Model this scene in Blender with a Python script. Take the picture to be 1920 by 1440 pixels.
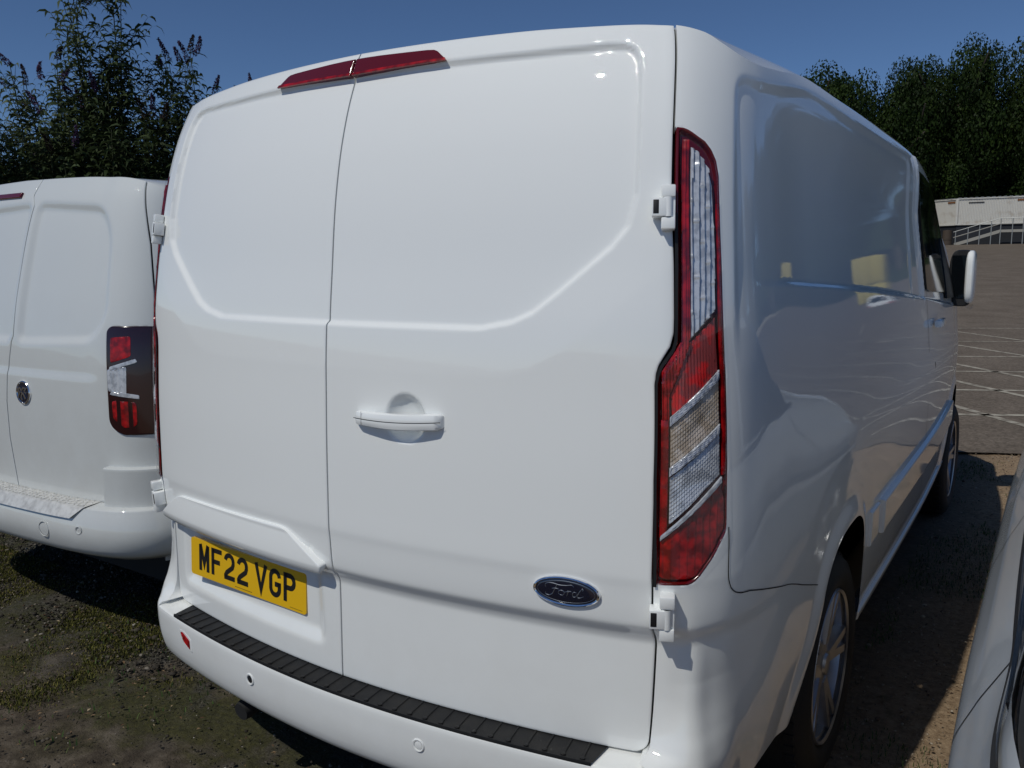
import bpy, bmesh, math, random
import numpy as np
from mathutils import Vector, Matrix
D_ = bpy.data
for o in list(D_.objects): D_.objects.remove(o)
scene = bpy.context.scene
COL = scene.collection
rng = np.random.default_rng(7); random.seed(7)

# ------------------------------------------------------------------ camera
CAM = (1.4608151, -1.46375632, 1.51783472)
yaw, pitch, roll = [math.radians(a) for a in (-33.21307824, -8.49113041, -0.49623697)]
fv = Vector((math.sin(yaw)*math.cos(pitch), math.cos(yaw)*math.cos(pitch), math.sin(pitch)))
rv = Vector((math.cos(yaw), -math.sin(yaw), 0)); uv_ = rv.cross(fv)
r2 = rv*math.cos(roll)+uv_*math.sin(roll); u2 = uv_*math.cos(roll)-rv*math.sin(roll)
cd = D_.cameras.new('camera'); cam = D_.objects.new('camera', cd); COL.objects.link(cam)
cam.matrix_world = Matrix(((r2.x, u2.x, -fv.x, CAM[0]), (r2.y, u2.y, -fv.y, CAM[1]), (r2.z, u2.z, -fv.z, CAM[2]), (0, 0, 0, 1)))
cd.sensor_fit = 'HORIZONTAL'; cd.sensor_width = 36; cd.lens = 36*1583.75/1920
cd.clip_start = .02; cd.clip_end = 3000
scene.camera = cam

# ------------------------------------------------------------------ light
L = Vector((-.18, -.75, 1.0)).normalized()          # towards the sun
EL = math.asin(L.z); AZ = math.atan2(L.x, L.y)
w = D_.worlds.new('World'); scene.world = w; w.use_nodes = True
nt = w.node_tree; nt.nodes.clear()
sky = nt.nodes.new('ShaderNodeTexSky'); sky.sky_type = 'NISHITA'; sky.sun_disc = False
sky.sun_elevation = EL; sky.sun_rotation = AZ
sky.altitude = 3000; sky.air_density = 1.0; sky.dust_density = .1; sky.ozone_density = 8
bg = nt.nodes.new('ShaderNodeBackground'); bg.inputs[1].default_value = .090
wo = nt.nodes.new('ShaderNodeOutputWorld')
nt.links.new(sky.outputs[0], bg.inputs[0]); nt.links.new(bg.outputs[0], wo.inputs[0])
sd = D_.lights.new('sun', 'SUN'); sd.energy = 3.0; sd.angle = math.radians(.53); sd.color = (1, .975, .90)
sun = D_.objects.new('sun', sd); COL.objects.link(sun)
sun.rotation_euler = (-L).to_track_quat('-Z', 'Y').to_euler(); sun.location = (0, -20, 30)
scene.view_settings.view_transform = 'Standard'; scene.view_settings.look = 'None'
scene.view_settings.exposure = -.48; scene.view_settings.gamma = 1; scene.view_settings.use_curve_mapping = False
scene.render.engine = 'CYCLES'
scene.render.resolution_x = 1024; scene.render.resolution_y = 768

# ------------------------------------------------------------------ materials
MATS = {}; LOCAL = set()
def mat(name, col=(.5, .5, .5), rough=.5, metal=0, coat=0, coat_rough=.03, spec=.5, noise=None, bump=None, trans=0, ior=1.5, emis=None):
    """noise=(scale, colour2, lo, hi); bump=(scale, strength, distance)"""
    if name in MATS: return MATS[name]
    m = D_.materials.new(name); m.use_nodes = True; n = m.node_tree.nodes; l = m.node_tree.links
    b = n['Principled BSDF']
    b.inputs['Base Color'].default_value = (*col, 1); b.inputs['Roughness'].default_value = rough
    b.inputs['Metallic'].default_value = metal; b.inputs['Coat Weight'].default_value = coat
    b.inputs['Coat Roughness'].default_value = coat_rough; b.inputs['Specular IOR Level'].default_value = spec
    b.inputs['Transmission Weight'].default_value = trans; b.inputs['IOR'].default_value = ior
    tc = n.new('ShaderNodeTexCoord')
    if noise:
        t = n.new('ShaderNodeTexNoise'); t.inputs['Scale'].default_value = noise[0]; t.inputs['Detail'].default_value = 6
        l.new(tc.outputs['Object'], t.inputs['Vector'])
        r = n.new('ShaderNodeValToRGB'); r.color_ramp.elements[0].position = noise[2]; r.color_ramp.elements[1].position = noise[3]
        r.color_ramp.elements[0].color = (*col, 1); r.color_ramp.elements[1].color = (*noise[1], 1)
        l.new(t.outputs['Fac'], r.inputs['Fac']); l.new(r.outputs['Color'], b.inputs['Base Color'])
    if bump:
        t = n.new('ShaderNodeTexNoise'); t.inputs['Scale'].default_value = bump[0]; t.inputs['Detail'].default_value = 4
        l.new(tc.outputs['Object'], t.inputs['Vector'])
        bp = n.new('ShaderNodeBump'); bp.inputs['Strength'].default_value = bump[1]; bp.inputs['Distance'].default_value = bump[2]
        l.new(t.outputs['Fac'], bp.inputs['Height']); l.new(bp.outputs['Normal'], b.inputs['Normal'])
    MATS[name] = m; return m

def paint(name, col, dirt=(.55, .52, .46), amount=.25, zlow=.3, zhigh=.9, coat=1.0):
    """clear-coated car paint with faint orange peel, water spots and road dust that thins out upwards"""
    m = mat(name, col, rough=.6, coat=coat, coat_rough=.012, spec=.25)
    m.node_tree.nodes['Principled BSDF'].inputs['Coat IOR'].default_value = 1.62
    n = m.node_tree.nodes; l = m.node_tree.links; b = n['Principled BSDF']
    g = n.new('ShaderNodeNewGeometry'); sx = n.new('ShaderNodeSeparateXYZ'); l.new(g.outputs['Position'], sx.inputs[0])
    mr = n.new('ShaderNodeMapRange'); mr.inputs[1].default_value = zhigh; mr.inputs[2].default_value = zlow; mr.inputs[3].default_value = 0; mr.inputs[4].default_value = 1
    l.new(sx.outputs['Z'], mr.inputs[0])
    tc = n.new('ShaderNodeTexCoord')
    t = n.new('ShaderNodeTexNoise'); t.inputs['Scale'].default_value = 9; t.inputs['Detail'].default_value = 8; t.inputs['Roughness'].default_value = .65
    l.new(tc.outputs['Object'], t.inputs['Vector'])
    mu = n.new('ShaderNodeMath'); mu.operation = 'MULTIPLY'; l.new(t.outputs['Fac'], mu.inputs[0]); l.new(mr.outputs[0], mu.inputs[1])
    mu2 = n.new('ShaderNodeMath'); mu2.operation = 'MULTIPLY'; mu2.inputs[1].default_value = amount; l.new(mu.outputs[0], mu2.inputs[0])
    # specks
    v = n.new('ShaderNodeTexVoronoi'); v.inputs['Scale'].default_value = 26; l.new(tc.outputs['Object'], v.inputs['Vector'])
    lt = n.new('ShaderNodeMath'); lt.operation = 'LESS_THAN'; lt.inputs[1].default_value = .035; l.new(v.outputs['Distance'], lt.inputs[0])
    sv = n.new('ShaderNodeSeparateColor'); l.new(v.outputs['Color'], sv.inputs[0])
    gt = n.new('ShaderNodeMath'); gt.operation = 'GREATER_THAN'; gt.inputs[1].default_value = .975; l.new(sv.outputs[0], gt.inputs[0])
    m3 = n.new('ShaderNodeMath'); m3.operation = 'MULTIPLY'; l.new(lt.outputs[0], m3.inputs[0]); l.new(gt.outputs[0], m3.inputs[1])
    m4 = n.new('ShaderNodeMath'); m4.operation = 'MULTIPLY'; m4.inputs[1].default_value = .45; l.new(m3.outputs[0], m4.inputs[0])
    ad = n.new('ShaderNodeMath'); ad.operation = 'ADD'; ad.use_clamp = True; l.new(mu2.outputs[0], ad.inputs[0]); l.new(m4.outputs[0], ad.inputs[1])
    mx = n.new('ShaderNodeMix'); mx.data_type = 'RGBA'; mx.inputs[6].default_value = (*col, 1); mx.inputs[7].default_value = (*dirt, 1)
    l.new(ad.outputs[0], mx.inputs[0]); l.new(mx.outputs[2], b.inputs['Base Color'])
    # orange peel
    t2 = n.new('ShaderNodeTexNoise'); t2.inputs['Scale'].default_value = 160; t2.inputs['Detail'].default_value = 2
    l.new(tc.outputs['Object'], t2.inputs['Vector'])
    t3 = n.new('ShaderNodeTexNoise'); t3.inputs['Scale'].default_value = 3.2; t3.inputs['Detail'].default_value = 1
    l.new(tc.outputs['Object'], t3.inputs['Vector'])
    b1 = n.new('ShaderNodeBump'); b1.inputs['Strength'].default_value = .03; b1.inputs['Distance'].default_value = .001; l.new(t2.outputs['Fac'], b1.inputs['Height'])
    b2 = n.new('ShaderNodeBump'); b2.inputs['Strength'].default_value = .10; b2.inputs['Distance'].default_value = .003; l.new(t3.outputs['Fac'], b2.inputs['Height'])
    l.new(b1.outputs['Normal'], b2.inputs['Normal']); l.new(b2.outputs['Normal'], b.inputs['Coat Normal'])
    # dust dulls the coat low down
    cr = n.new('ShaderNodeMapRange'); cr.inputs[3].default_value = .012; cr.inputs[4].default_value = .12; l.new(mu.outputs[0], cr.inputs[0]); l.new(cr.outputs[0], b.inputs['Coat Roughness'])
    return m

M_white = paint('white_paint', (.89, .905, .885), amount=.38)
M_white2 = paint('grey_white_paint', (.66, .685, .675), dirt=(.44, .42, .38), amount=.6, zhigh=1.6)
M_silver = paint('silver_paint', (.64, .67, .69), amount=.2); 
M_gap = mat('gap_black', (.006, .006, .007), .6)
M_rubber = mat('black_plastic', (.008, .008, .0085), .5, spec=.3, bump=(420, .5, .0006), noise=(30, (.016, .015, .014), .4, .75))
M_under = mat('underbody', (.012, .012, .012), .8)
M_tyre = mat('tyre_rubber', (.016, .016, .016), .75, bump=(90, .3, .002))
M_alloy = mat('alloy', (.46, .47, .49), .33, metal=.8, noise=(6, (.26, .25, .24), .5, .8))
M_glass = mat('tinted_glass', (.004, .005, .006), .05, spec=.3)
M_chrome = mat('chrome', (.85, .86, .88), .07, metal=1)
M_redlens = mat('red_lens', (.52, .006, .008), .22, spec=.6, noise=(40, (.16, .002, .003), .35, .60))
M_darkred = mat('dark_red_lens', (.12, .003, .004), .14, coat=.6, coat_rough=.03)
M_amberfac = mat('amber_tinted_reflector', (.66, .56, .46), .22, metal=.25, noise=(45, (.46, .36, .26), .42, .6))
M_smokelens = mat('smoked_lens', (.022, .003, .004), .14, coat=.6, coat_rough=.03)
M_redfac = mat('red_reflector', (.55, .012, .012), .20, metal=.75)
M_clearfac = mat('clear_reflector', (.66, .68, .72), .2, metal=.25, noise=(55, (.42, .44, .48), .45, .62))
M_smoke = mat('smoked_reflector', (.30, .05, .05), .25, metal=.1, noise=(30, (.70, .02, .02), .5, .6))
M_amber = mat('amber_bulb', (.75, .25, .03), .2, coat=1)
M_yellow = mat('plate_yellow', (.86, .50, .008), .35, coat=.5, coat_rough=.1, bump=(500, .1, .0005))
M_black = mat('letter_black', (.01, .01, .01), .45)
M_navy = mat('badge_navy', (.006, .008, .022), .12, coat=1)
M_badgegrey = mat('badge_script', (.22, .24, .27), .3, metal=.8)
M_checker = mat('aluminium_tread', (.72, .71, .67), .4, metal=.25, noise=(40, (.50, .49, .46), .4, .7))

def lens_clear(name, tint=(.95, .95, .95)):
    m = D_.materials.new(name); m.use_nodes = True; n = m.node_tree.nodes; l = m.node_tree.links; n.clear()
    o = n.new('ShaderNodeOutputMaterial'); mx = n.new('ShaderNodeMixShader'); tr = n.new('ShaderNodeBsdfTransparent'); gl = n.new('ShaderNodeBsdfGlossy')
    fr = n.new('ShaderNodeFresnel'); fr.inputs[0].default_value = 1.5; gl.inputs['Roughness'].default_value = .03
    ge = n.new('ShaderNodeNewGeometry'); ma = n.new('ShaderNodeMath'); ma.operation = 'SUBTRACT'; ma.inputs[0].default_value = 1; mm = n.new('ShaderNodeMath'); mm.operation = 'MULTIPLY'
    l.new(ge.outputs['Backfacing'], ma.inputs[1]); l.new(fr.outputs[0], mm.inputs[0]); l.new(ma.outputs[0], mm.inputs[1])   # light leaving through the pane is not totally reflected
    tr.inputs[0].default_value = (*tint, 1)
    l.new(mm.outputs[0], mx.inputs[0]); l.new(tr.outputs[0], mx.inputs[1]); l.new(gl.outputs[0], mx.inputs[2]); l.new(mx.outputs[0], o.inputs[0])
    return m
M_lens = lens_clear('clear_lens')

# ------------------------------------------------------------------ object helpers
def thing(name, label, cat, loc=(0, 0, 0), rz=0, group=None):
    o = D_.objects.new(name, None); COL.objects.link(o); o.location = loc; o.rotation_euler = (0, 0, rz)
    o['label'] = label; o['category'] = cat
    if group: o['group'] = group
    o.empty_display_size = .2
    return o
def link(name, me, m, parent=None, kind=None, label=None):
    o = D_.objects.new(name, me); COL.objects.link(o)
    if m is not None and len(me.materials) == 0: me.materials.append(m)
    if parent is not None:
        o.parent = parent
        # parts are modelled in world space unless their root is listed in LOCAL
        if parent.parent is None and parent.name not in LOCAL: o.location = -parent.location
    if kind: o['kind'] = kind
    if label: o['label'] = label
    return o
def mesh(name, V, F, m=None, parent=None, smooth=True, sharp=None, **k):
    me = D_.meshes.new(name); V = np.asarray(V, np.float32)
    if isinstance(F, np.ndarray):
        me.vertices.add(len(V)); me.vertices.foreach_set('co', V.ravel())
        nf, nc = F.shape; me.loops.add(nf*nc); me.loops.foreach_set('vertex_index', F.astype(np.int32).ravel())
        me.polygons.add(nf); me.polygons.foreach_set('loop_start', (np.arange(nf)*nc).astype(np.int32))
        me.update(calc_edges=True); me.validate()
    else:
        me.from_pydata([tuple(map(float, v)) for v in V], [], [tuple(int(i) for i in f) for f in F]); me.update()
    if smooth:
        me.polygons.foreach_set('use_smooth', np.ones(len(me.polygons), bool))
        if sharp: me.set_sharp_from_angle(angle=math.radians(sharp))
    return link(name, me, m, parent, **k)

class MB:
    """collects boxes, tubes, lathes and prisms into one mesh"""
    def __init__(s): s.V = []; s.F = []; s.n = 0
    def add(s, V, F):
        V = np.asarray(V, float); s.V.append(V); s.F += [tuple(int(i)+s.n for i in f) for f in F]; s.n += len(V)
    def box(s, lo, hi, fr=None, bev=0.0):
        lo = np.array(lo, float); hi = np.array(hi, float)
        if bev <= 0:
            V = np.array([[(lo, hi)[i][0], (lo, hi)[j][1], (lo, hi)[k][2]] for i in (0, 1) for j in (0, 1) for k in (0, 1)])
            F = [(0, 1, 3, 2), (4, 6, 7, 5), (0, 4, 5, 1), (2, 3, 7, 6), (0, 2, 6, 4), (1, 5, 7, 3)]
        else:
            bm = bmesh.new(); bmesh.ops.create_cube(bm, size=1)
            for v in bm.verts:
                for a in range(3): v.co[a] = lo[a] if v.co[a] < 0 else hi[a]
            bmesh.ops.bevel(bm, geom=bm.edges[:], offset=bev, segments=2, affect='EDGES', profile=.5)
            bm.verts.ensure_lookup_table(); V = np.array([v.co[:] for v in bm.verts]); F = [[v.index for v in f.verts] for f in bm.faces]; bm.free()
        if fr is not None: V = fr(V)
        s.add(V, F)
    def tube(s, pts, r, n=8, cap=True):
        pts = [Vector(p) for p in pts]; rings = []
        rr = r if hasattr(r, '__len__') else [r]*len(pts)
        for i, p in enumerate(pts):
            t = (pts[min(i+1, len(pts)-1)]-pts[max(i-1, 0)]).normalized()
            a = t.cross(Vector((0, 0, 1)))
            if a.length < 1e-3: a = t.cross(Vector((0, 1, 0)))
            a.normalize(); b = t.cross(a)
            rings.append([p+(a*math.cos(2*math.pi*k/n)+b*math.sin(2*math.pi*k/n))*rr[i] for k in range(n)])
        V = [v for q in rings for v in q]; F = []
        for i in range(len(pts)-1):
            for k in range(n): F.append((i*n+k, i*n+(k+1) % n, (i+1)*n+(k+1) % n, (i+1)*n+k))
        if cap: F.append(tuple(range(n-1, -1, -1))); F.append(tuple(range((len(pts)-1)*n, len(pts)*n)))
        s.add([tuple(v) for v in V], F)
    def lathe(s, prof, fr, n=48):
        """prof: (radius, axial) list; fr maps local (x,y,z) with axis x"""
        V = []; F = []
        for (r, a) in prof:
            for k in range(n): t = 2*math.pi*k/n; V.append((a, r*math.cos(t), r*math.sin(t)))
        for i in range(len(prof)-1):
            for k in range(n): F.append((i*n+k, (i+1)*n+k, (i+1)*n+(k+1) % n, i*n+(k+1) % n))
        s.add(fr(np.array(V)), F)
    def prism(s, poly, h0, h1, fr):
        n = len(poly); V = np.array([(x, y, h0) for x, y in poly]+[(x, y, h1) for x, y in poly])
        F = [tuple(range(n-1, -1, -1)), tuple(range(n, 2*n))]+[(i, (i+1) % n, n+(i+1) % n, n+i) for i in range(n)]
        s.add(fr(V), F)
    def build(s, name, m, parent=None, smooth=True, sharp=35, **k):
        return mesh(name, np.concatenate(s.V), s.F, m, parent, smooth, sharp, **k)
# ------------------------------------------------------------------ shells: vehicle skins as functions of (u, z)
def pchip(xs, ys):
    xs = np.array(xs, float); ys = np.array(ys, float); h = np.diff(xs); d = np.diff(ys)/h
    m = np.zeros(len(xs)); m[0] = d[0]; m[-1] = d[-1]
    for i in range(1, len(xs)-1):
        if d[i-1]*d[i] > 0:
            w1 = 2*h[i]+h[i-1]; w2 = h[i]+2*h[i-1]; m[i] = (w1+w2)/(w1/d[i-1]+w2/d[i])
    def f(x):
        x = np.asarray(x, float); i = np.clip(np.searchsorted(xs, x)-1, 0, len(xs)-2)
        xc = np.clip(x, xs[0], xs[-1]); t = (xc-xs[i])/h[i]
        return ys[i]*(1+2*t)*(1-t)**2+m[i]*h[i]*t*(1-t)**2+ys[i+1]*t*t*(3-2*t)+m[i+1]*h[i]*t*t*(t-1)
    return f
def sstep(x, a, b):
    t = np.clip((np.asarray(x, float)-a)/(b-a), 0, 1); return t*t*(3-2*t)
def catmull(P, n=24):
    out = []; P = np.asarray(P, float)
    for i in range(1, len(P)-2):
        p0, p1, p2, p3 = P[i-1], P[i], P[i+1], P[i+2]
        t0 = 0; t1 = t0+np.linalg.norm(p1-p0)**.5; t2 = t1+np.linalg.norm(p2-p1)**.5; t3 = t2+np.linalg.norm(p3-p2)**.5
        for t in np.linspace(t1, t2, n, endpoint=False):
            A1 = (t1-t)/(t1-t0)*p0+(t-t0)/(t1-t0)*p1; A2 = (t2-t)/(t2-t1)*p1+(t-t1)/(t2-t1)*p2; A3 = (t3-t)/(t3-t2)*p2+(t-t2)/(t3-t2)*p3
            B1 = (t2-t)/(t2-t0)*A1+(t-t0)/(t2-t0)*A2; B2 = (t3-t)/(t3-t1)*A2+(t-t1)/(t3-t1)*A3
            out.append((t2-t)/(t2-t1)*B1+(t-t1)/(t2-t1)*B2)
    out.append(P[-2]); return np.array(out)
class Shell:
    def __init__(s, PL, cz, wside, wrear, zrear, zside, zoff, org=(0, 0), yfade=(.15, .75), cfade=(.2, 1.2)):
        P = [(-PL[2][0], PL[2][1]), (-PL[1][0], PL[1][1])]+list(PL)+[(-PL[-2][0], PL[-2][1])]
        s.PC = catmull(P, 120); d = np.concatenate([[0], np.cumsum(np.linalg.norm(np.diff(s.PC, axis=0), axis=1))])
        k = np.argmin(abs(s.PC[:, 0])+abs(s.PC[:, 1]-PL[0][1])); s.U = d-d[k]; s.UMAX = s.U[-1]
        s.cz, s.wside, s.wrear, s.zrear, s.zside, s.zoff, s.org, s.yf, s.cf = cz, wside, wrear, zrear, zside, zoff, org, yfade, cfade
        s.extra = None
    def Xp(s, u): return np.interp(u, s.U, s.PC[:, 0])
    def Yp(s, u): return np.interp(u, s.U, s.PC[:, 1])
    def S(s, u, z):
        sg = np.sign(u)+(np.asarray(u) == 0); u = abs(np.asarray(u, float)); z = np.asarray(z, float)+0*u
        yp = s.Yp(u); f = sstep(yp, *s.yf); zz = z-s.zoff(yp)*sstep(z, 1.15, 1.75)
        x = s.Xp(u)*(s.wrear(z)*(1-f)+s.wside(zz)*f)
        if s.extra: x = x*(1-s.extra*sstep(yp, 2.4, 3.6)*sstep(z, 1.22, 1.7))
        y = yp+s.cz(z)*(1-sstep(yp, *s.cf))
        return np.stack([x*sg+s.org[0], y+s.org[1], z], -1)
    def N(s, u, z, e=3e-3):
        sg = np.sign(u)+(np.asarray(u) == 0); ua = abs(np.asarray(u, float))
        a = s.S(ua+e, z)-s.S(np.maximum(ua-e, 0), z); b = s.S(ua, z+e)-s.S(ua, z-e); n = np.cross(a, b)
        n /= np.linalg.norm(n, axis=-1, keepdims=True)+1e-12; n[..., 0] *= sg
        n[..., 0] = np.where(ua < 2e-3, 0, n[..., 0]); return n
    def ztop_at(s, x, yp):
        f = sstep(yp, s.yf[0]-.05, s.yf[1]+.1); return s.zrear(abs(x))*(1-f)+s.zside(abs(x))*f+s.zoff(yp)
    def Zt(s, u):
        u = np.asarray(u, float); lo = np.full(u.shape, .6); hi = np.full(u.shape, 2.15); yp = s.Yp(abs(u))
        for _ in range(24):
            mid = (lo+hi)/2; x = s.S(abs(u), mid)[..., 0]-s.org[0]; c = s.ztop_at(x, yp) > mid
            lo = np.where(c, mid, lo); hi = np.where(c, hi, mid)
        return (lo+hi)/2
    def P(s, u, z, d=0):
        u = np.asarray(u, float)+0*np.asarray(z, float); z = np.asarray(z, float)+0*u
        return s.S(u, z)+s.N(u, z)*(np.asarray(d, float)+0*u)[..., None]
    def frame(s, u, z, d=0):
        """local frame: x to the right of the viewer, y up, z outward"""
        o = s.P(np.array([u]), np.array([z]), d)[0]; n = s.N(np.array([u]), np.array([z]))[0]
        up = np.array([0, 0, 1.]); up -= n*(up@n); up /= np.linalg.norm(up); rt = np.cross(up, n)
        return lambda V: o+np.asarray(V)@np.array([rt, up, n])
def grid_faces(nv, nu):
    i = np.arange((nv-1)*(nu-1)); r = i//(nu-1); c = i % (nu-1); a = r*nu+c
    return np.stack([a, a+1, a+nu+1, a+nu], 1)
def spread(n, w, fine=(.0012, .003, .006)):
    f = [x/w for x in fine]; return np.array([0]+f+list(np.linspace(f[-1], 1-f[-1], n)[1:-1])+[1-x for x in f[::-1]]+[1])
def patch(name, sh, uL, uR, zb, zt, m, parent, D=None, nu=60, nv=60, lip=.022, edge=.0015, right=True, sharp=50, tt=None, vv=None, off=0, topfn=None, **k):
    """a skin panel between uL(z), uR(z), zb and zt (numbers or functions of u) with rolled edges folded inwards"""
    fL = uL if callable(uL) else (lambda z: np.full(np.shape(z), float(uL)))
    fR = uR if callable(uR) else (lambda z: np.full(np.shape(z), float(uR)))
    zm = (zb if not callable(zb) else .5)
    zM = zt if not callable(zt) else 1.5
    wid = float(abs(fR(np.array([(zm+zM)/2]))-fL(np.array([(zm+zM)/2])))[0])+1e-6
    t = spread(nu, max(wid, .02)) if tt is None else tt; v = spread(nv, max(zM-zm, .02)) if vv is None else vv
    T, Vv = np.meshgrid(t, v)
    z = zm+(zM-zm)*Vv
    for _ in range(4):
        u = fL(z)+(fR(z)-fL(z))*T
        b = zb(u) if callable(zb) else zb; tp = zt(u) if callable(zt) else zt
        z = b+(tp-b)*Vv
    d = np.zeros(u.shape)+off
    if D is not None: d = d+D(u, z)
    if edge:
        ex = np.minimum(T, 1-T)*wid; ez = np.minimum(Vv, 1-Vv)*(zM-zm)
        d = d-edge*np.clip(1-np.minimum(ex, ez)/.004, 0, 1)**2
    if lip:
        u = np.pad(u, 1, mode='edge'); z = np.pad(z, 1, mode='edge'); d = np.pad(d, 1, mode='edge')
        d[0] -= lip; d[-1] -= lip; d[1:-1, 0] -= lip; d[1:-1, -1] -= lip
    V = sh.P(u*(1 if right else -1), z, d); nvv, nuu = u.shape
    F = grid_faces(nvv, nuu)
    if not right: F = F[:, ::-1]
    return mesh(name, V.reshape(-1, 3), F, m, parent, True, sharp, **k)
def rowfn(pts):
    """piecewise-linear u(z)"""
    p = sorted([(b, a) for a, b in pts]); zs = np.array([q[0] for q in p]); us = np.array([q[1] for q in p])
    return lambda z: np.interp(z, zs, us)
def polypatch(name, sh, poly, m, parent, **k):
    """convex-in-u polygon on the shell filled row by row"""
    P = np.array(poly, float); zmin, zmax = P[:, 1].min()+1e-5, P[:, 1].max()-1e-5
    def lim(z, lo):
        z = np.clip(z, zmin, zmax); best = np.full(z.shape, 9. if lo else -9.)
        for i in range(len(P)):
            a, b = P[i], P[(i+1) % len(P)]
            if abs(a[1]-b[1]) < 1e-9: continue
            t = (z-a[1])/(b[1]-a[1]); ok = (t >= -1e-9) & (t <= 1+1e-9); u = a[0]+t*(b[0]-a[0])
            best = np.where(ok, np.minimum(best, u) if lo else np.maximum(best, u), best)
        return best
    return patch(name, sh, lambda z: lim(z, True), lambda z: lim(z, False), zmin, zmax, m, parent, **k)
def rounded(poly, r, n=6):
    """round a polygon's corners; r is one radius or a list"""
    P = [np.array(p, float) for p in poly]; out = []
    rs = r if hasattr(r, '__len__') else [r]*len(P)
    for i, p in enumerate(P):
        a = P[i-1]-p; b = P[(i+1) % len(P)]-p; la, lb = np.linalg.norm(a), np.linalg.norm(b); a /= la; b /= lb
        d = min(rs[i], la*.49, lb*.49); s, e = p+a*d, p+b*d
        for t in np.linspace(0, 1, n+1): out.append((1-t)**2*s+2*t*(1-t)*p+t*t*e)
    return np.array(out)
def sdf(poly, u, z):
    """signed distance, positive inside"""
    P = np.asarray(poly, float); sh = u.shape; u = u.ravel(); z = z.ravel(); d = np.full(u.shape, 9.); ins = np.zeros(u.shape, bool)
    for i in range(len(P)):
        a, b = P[i], P[(i+1) % len(P)]; ab = b-a; L2 = ab@ab+1e-12
        t = np.clip(((u-a[0])*ab[0]+(z-a[1])*ab[1])/L2, 0, 1); d = np.minimum(d, np.hypot(u-a[0]-t*ab[0], z-a[1]-t*ab[1]))
        c = ((a[1] > z) != (b[1] > z)); ins ^= c & (u < (b[0]-a[0])*(z-a[1])/(b[1]-a[1]+1e-12)+a[0])
    return np.where(ins, d, -d).reshape(sh)
def ribbon(mb, sh, pts, wd=.003, off=.0006, right=True, step=.01):
    """thin strip following the skin, for shut lines and seals"""
    P = np.array(pts, float); L_ = np.concatenate([[0], np.cumsum(np.linalg.norm(np.diff(P, axis=0), axis=1))])
    n = max(2, int(L_[-1]/step)); s = np.linspace(0, L_[-1], n); u = np.interp(s, L_, P[:, 0]); z = np.interp(s, L_, P[:, 1])
    du = np.gradient(u); dz = np.gradient(z); l = np.hypot(du, dz)+1e-9; nx, nz = -dz/l*wd/2, du/l*wd/2
    sg = 1 if right else -1
    A = sh.P(sg*(u+nx), z+nz, off); B = sh.P(sg*(u-nx), z-nz, off)
    V = np.concatenate([A, B]); F = [(i, i+1, n+i+1, n+i) for i in range(n-1)]
    if right: F = [f[::-1] for f in F]
    mb.add(V, F)
def snap_arches(V, F, arches, org):
    """cut wheel openings: drop faces inside the circles and pull the rim vertices on to them"""
    c = V[F].mean(1); keep = np.ones(len(F), bool)
    if len(arches[0]) == 2:   # outlines given as (y, z) polygons
        for oy, poly in arches:
            P = np.array(poly)+[oy, 0]; keep &= ~((sdf(P, c[:, 1], c[:, 2]) > 0) & (abs(c[:, 0]-org) > .5))
        dead = F[~keep]; F = F[keep]; edge = np.intersect1d(np.unique(dead), np.unique(F))
        for oy, poly in arches:
            P = np.array(poly)+[oy, 0]; q = edge[(abs(sdf(P, V[edge, 1], V[edge, 2])) < .06)]; best = np.full(len(q), 9.); out = V[q].copy()
            for i in range(len(P)-1):
                a, b = P[i], P[i+1]; ab = b-a; t = np.clip(((V[q, 1]-a[0])*ab[0]+(V[q, 2]-a[1])*ab[1])/(ab@ab), 0, 1); py, pz = a[0]+t*ab[0], a[1]+t*ab[1]
                d = np.hypot(V[q, 1]-py, V[q, 2]-pz); m = d < best; best[m] = d[m]; out[m, 1] = py[m]; out[m, 2] = pz[m]
            V[q] = out
        return V, F
    for (cy, cz_, r) in arches: keep &= ~((np.hypot(c[:, 1]-cy, np.maximum(c[:, 2]-cz_, 0)) < r) & (abs(c[:, 0]-org) > .5))
    dead = F[~keep]; F = F[keep]; edge = np.intersect1d(np.unique(dead), np.unique(F))
    for (cy, cz_, r) in arches:
        q = edge[abs(np.hypot(V[edge, 1]-cy, np.maximum(V[edge, 2]-cz_, 0))-r) < .06]; dy = V[q, 1]-cy; dz = np.maximum(V[q, 2]-cz_, 0); l = np.hypot(dy, dz)
        V[q, 1] = cy+dy/l*r; V[q, 2] = np.where(V[q, 2] > cz_, cz_+dz/l*r, V[q, 2])
    return V, F
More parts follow.
